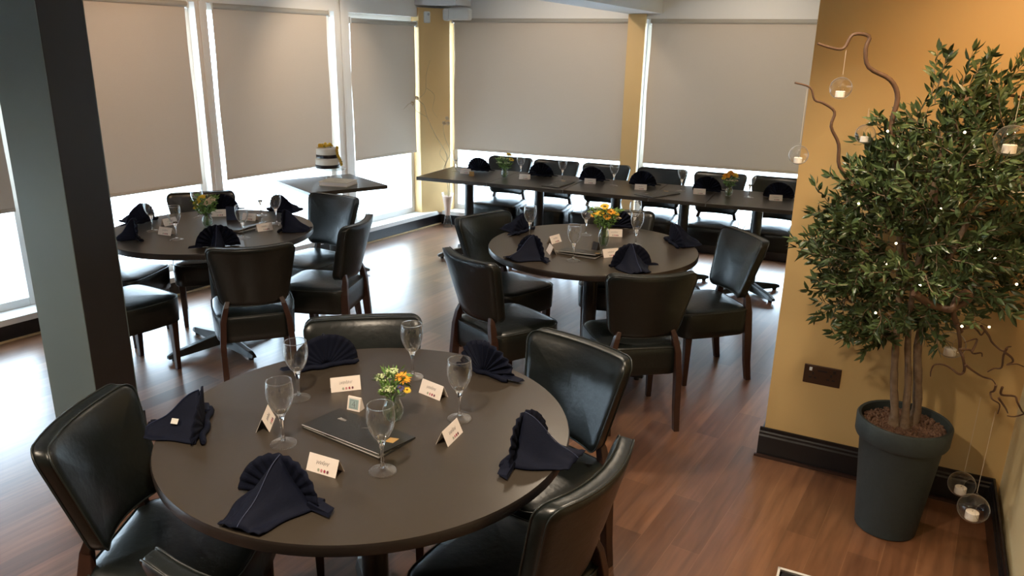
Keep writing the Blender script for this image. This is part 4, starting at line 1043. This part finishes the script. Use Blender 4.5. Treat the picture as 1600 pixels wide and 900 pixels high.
# ------------------------------------------------------------------ hanging candle globes
def globe(x, y, z, r, htop, label, tilt=0):
    t = thing('hanging_candle_globe', label, 'glass candle holder', (x, y, z), tilt, 'glass globes hanging in the olive tree')
    prof = []
    N = 18
    for k in range(N + 1):
        a = PI * k / N; prof.append((max(.0008, r * math.sin(a)), -r * math.cos(a)))
    # sphere with a round side opening towards -y
    mb = MB(); n = 32; vs_ = []; fs_ = []
    for rr, zz in prof:
        for i in range(n): vs_.append((rr * math.cos(2 * PI * i / n), rr * math.sin(2 * PI * i / n), zz))
    for k in range(N):
        for i in range(n):
            j = (i + 1) % n; q = (k * n + i, k * n + j, (k + 1) * n + j, (k + 1) * n + i)
            c = sum((Vector(vs_[v]) for v in q), Vector()) / 4
            if c.normalized().dot(Vector((.2, -.95, .25)).normalized()) < .80: fs_.append(q)
    mb.add(vs_, fs_); o = mb.build('globe', 'bauble', t, smooth=60)
    ax = Vector((.2, -.95, .25)).normalized(); u = ax.cross(Vector((0, 0, 1))).normalized(); v = ax.cross(u)
    MB().tube([ax * r * .80 + (u * math.cos(2 * PI * k / 28) + v * math.sin(2 * PI * k / 28)) * r * .60 for k in range(28)], r * .02, 6, True).build('opening_rim', 'bauble', o, smooth=60)
    MB().tube([(.0, 0, r), (r * .12, 0, r * 1.12), (0, 0, r * 1.25), (-r * .12, 0, r * 1.12)], r * .03, 5, True).build('hook', 'bauble', o)
    c = MB().lathe([(r * .42, -r * .80), (r * .42, -r * .28), (r * .38, -r * .25)], 20, cap0=True, cap1=True).build('candle', 'candle', t, smooth=40)
    MB().tube([(0, 0, -r * .26), (0, 0, -r * .16)], r * .02, 4).build('wick', 'wick', c)
    MB().tube([(0, 0, r * 1.22), (0, 0, htop)], .0008, 4).build('string', 'string', t)
globe(1.115, 2.71, 1.730, .037, .125, 'clear glass candle globe hanging highest, under the upper twisted twig')
globe(1.000, 2.71, 1.500, .034, .225, 'clear glass candle globe hanging farthest left, by the wall corner')
globe(1.245, 2.76, 1.572, .034, .09, 'clear glass candle globe at the left edge of the upper foliage')
globe(1.215, 2.76, 1.270, .032, .10, 'clear glass candle globe half hidden in the left foliage')
globe(1.60, 2.50, 1.585, .050, .16, 'clear glass candle globe at the right of the tree, lit orange')
globe(1.685, 2.52, 1.425, .040, .12, 'clear glass candle globe low on the right edge of the tree')
globe(1.665, 2.70, .800, .050, .075, 'clear glass candle globe hanging just below the foliage, beside the trunks')
globe(1.80, 2.67, .222, .050, .38, 'upper of two clear glass candle globes hanging near the floor')
globe(1.735, 2.48, .235, .054, .40, 'lower of two clear glass candle globes hanging near the floor')

# ------------------------------------------------------------------ wall socket
sa, sb = Vector((1.337, 3.2)), Vector((1.482, 3.126))
def onwall(s): return P6 + D6 * s
c = onwall(.215)
t = thing('double_socket', 'bronze double power socket on the yellow wall left of the pot', 'wall socket', (c.x + inw6.x * .0, c.y + inw6.y * .0, .458), math.atan2(D6.y, D6.x))
sg = 1 if (Matrix.Rotation(math.atan2(D6.y, D6.x), 2) @ Vector((0, -1))).dot(inw6) > 0 else -1
MB().box((-.078, -.007, -.045), (.078, 0, .045)).build('plate', 'bronze', t, bevel=.003)
for sx in (-1, 1):
    MB().box((sx * .050 - .006, -.011, .018), (sx * .050 + .006, -.006, .034)).build('rocker_switch', 'plastic' if sx < 0 else 'socket', t, bevel=.001)
    for (px, pz, pw_, ph_) in ((sx * .038, .006, .004, .007), (sx * .038 - .011, -.014, .006, .004), (sx * .038 + .011, -.014, .006, .004)):
        MB().box((px - pw_, -.0078, pz - ph_), (px + pw_, -.0068, pz + ph_)).build('pin_hole', 'socket', t)
MB().box((-.02, -.0078, .018), (.02, -.0068, .026)).build('nameplate', 'socket', t)

# ------------------------------------------------------------------ framed notice on a stand at the lower edge
A = Vector((0.462, 1.112, 1.0)); 
t = thing('framed_notice', 'thin silver and black framed cream notice on a stand at the bottom edge', 'framed sign', (0.462, 1.100, 0), R(-26))
W_, H_ = .21, .30
mt = Matrix.Translation((W_ / 2, -.14, .945)) @ Matrix.Rotation(R(20), 4, 'X')
def bx(a, b): return MB().box(a, b, mt)
f = MB()
for a, b in (((-W_ / 2, -H_ / 2, 0), (W_ / 2, -H_ / 2 + .004, .012)), ((-W_ / 2, H_ / 2 - .004, 0), (W_ / 2, H_ / 2, .012)), ((-W_ / 2, -H_ / 2, 0), (-W_ / 2 + .004, H_ / 2, .012)), ((W_ / 2 - .004, -H_ / 2, 0), (W_ / 2, H_ / 2, .012))): f.box(a, b, mt)
f.build('frame', 'page', t)
bx((-W_ / 2 + .003, -H_ / 2 + .003, .001), (W_ / 2 - .003, H_ / 2 - .003, .006)).build('mount', 'socket', t)
bx((-W_ / 2 + .013, -H_ / 2 + .013, .006), (W_ / 2 - .013, H_ / 2 - .013, .008)).build('notice', 'card', t)
MB().tube([(W_ / 2, -.14, .02), (W_ / 2, -.14, .945)], .012, 12).build('pole', 'metal', t, smooth=60)
MB().lathe([(.12, 0), (.12, .01), (.02, .025)], 28, (W_ / 2, -.14, 0), cap0=True, cap1=True).build('base', 'metal', t, smooth=40)
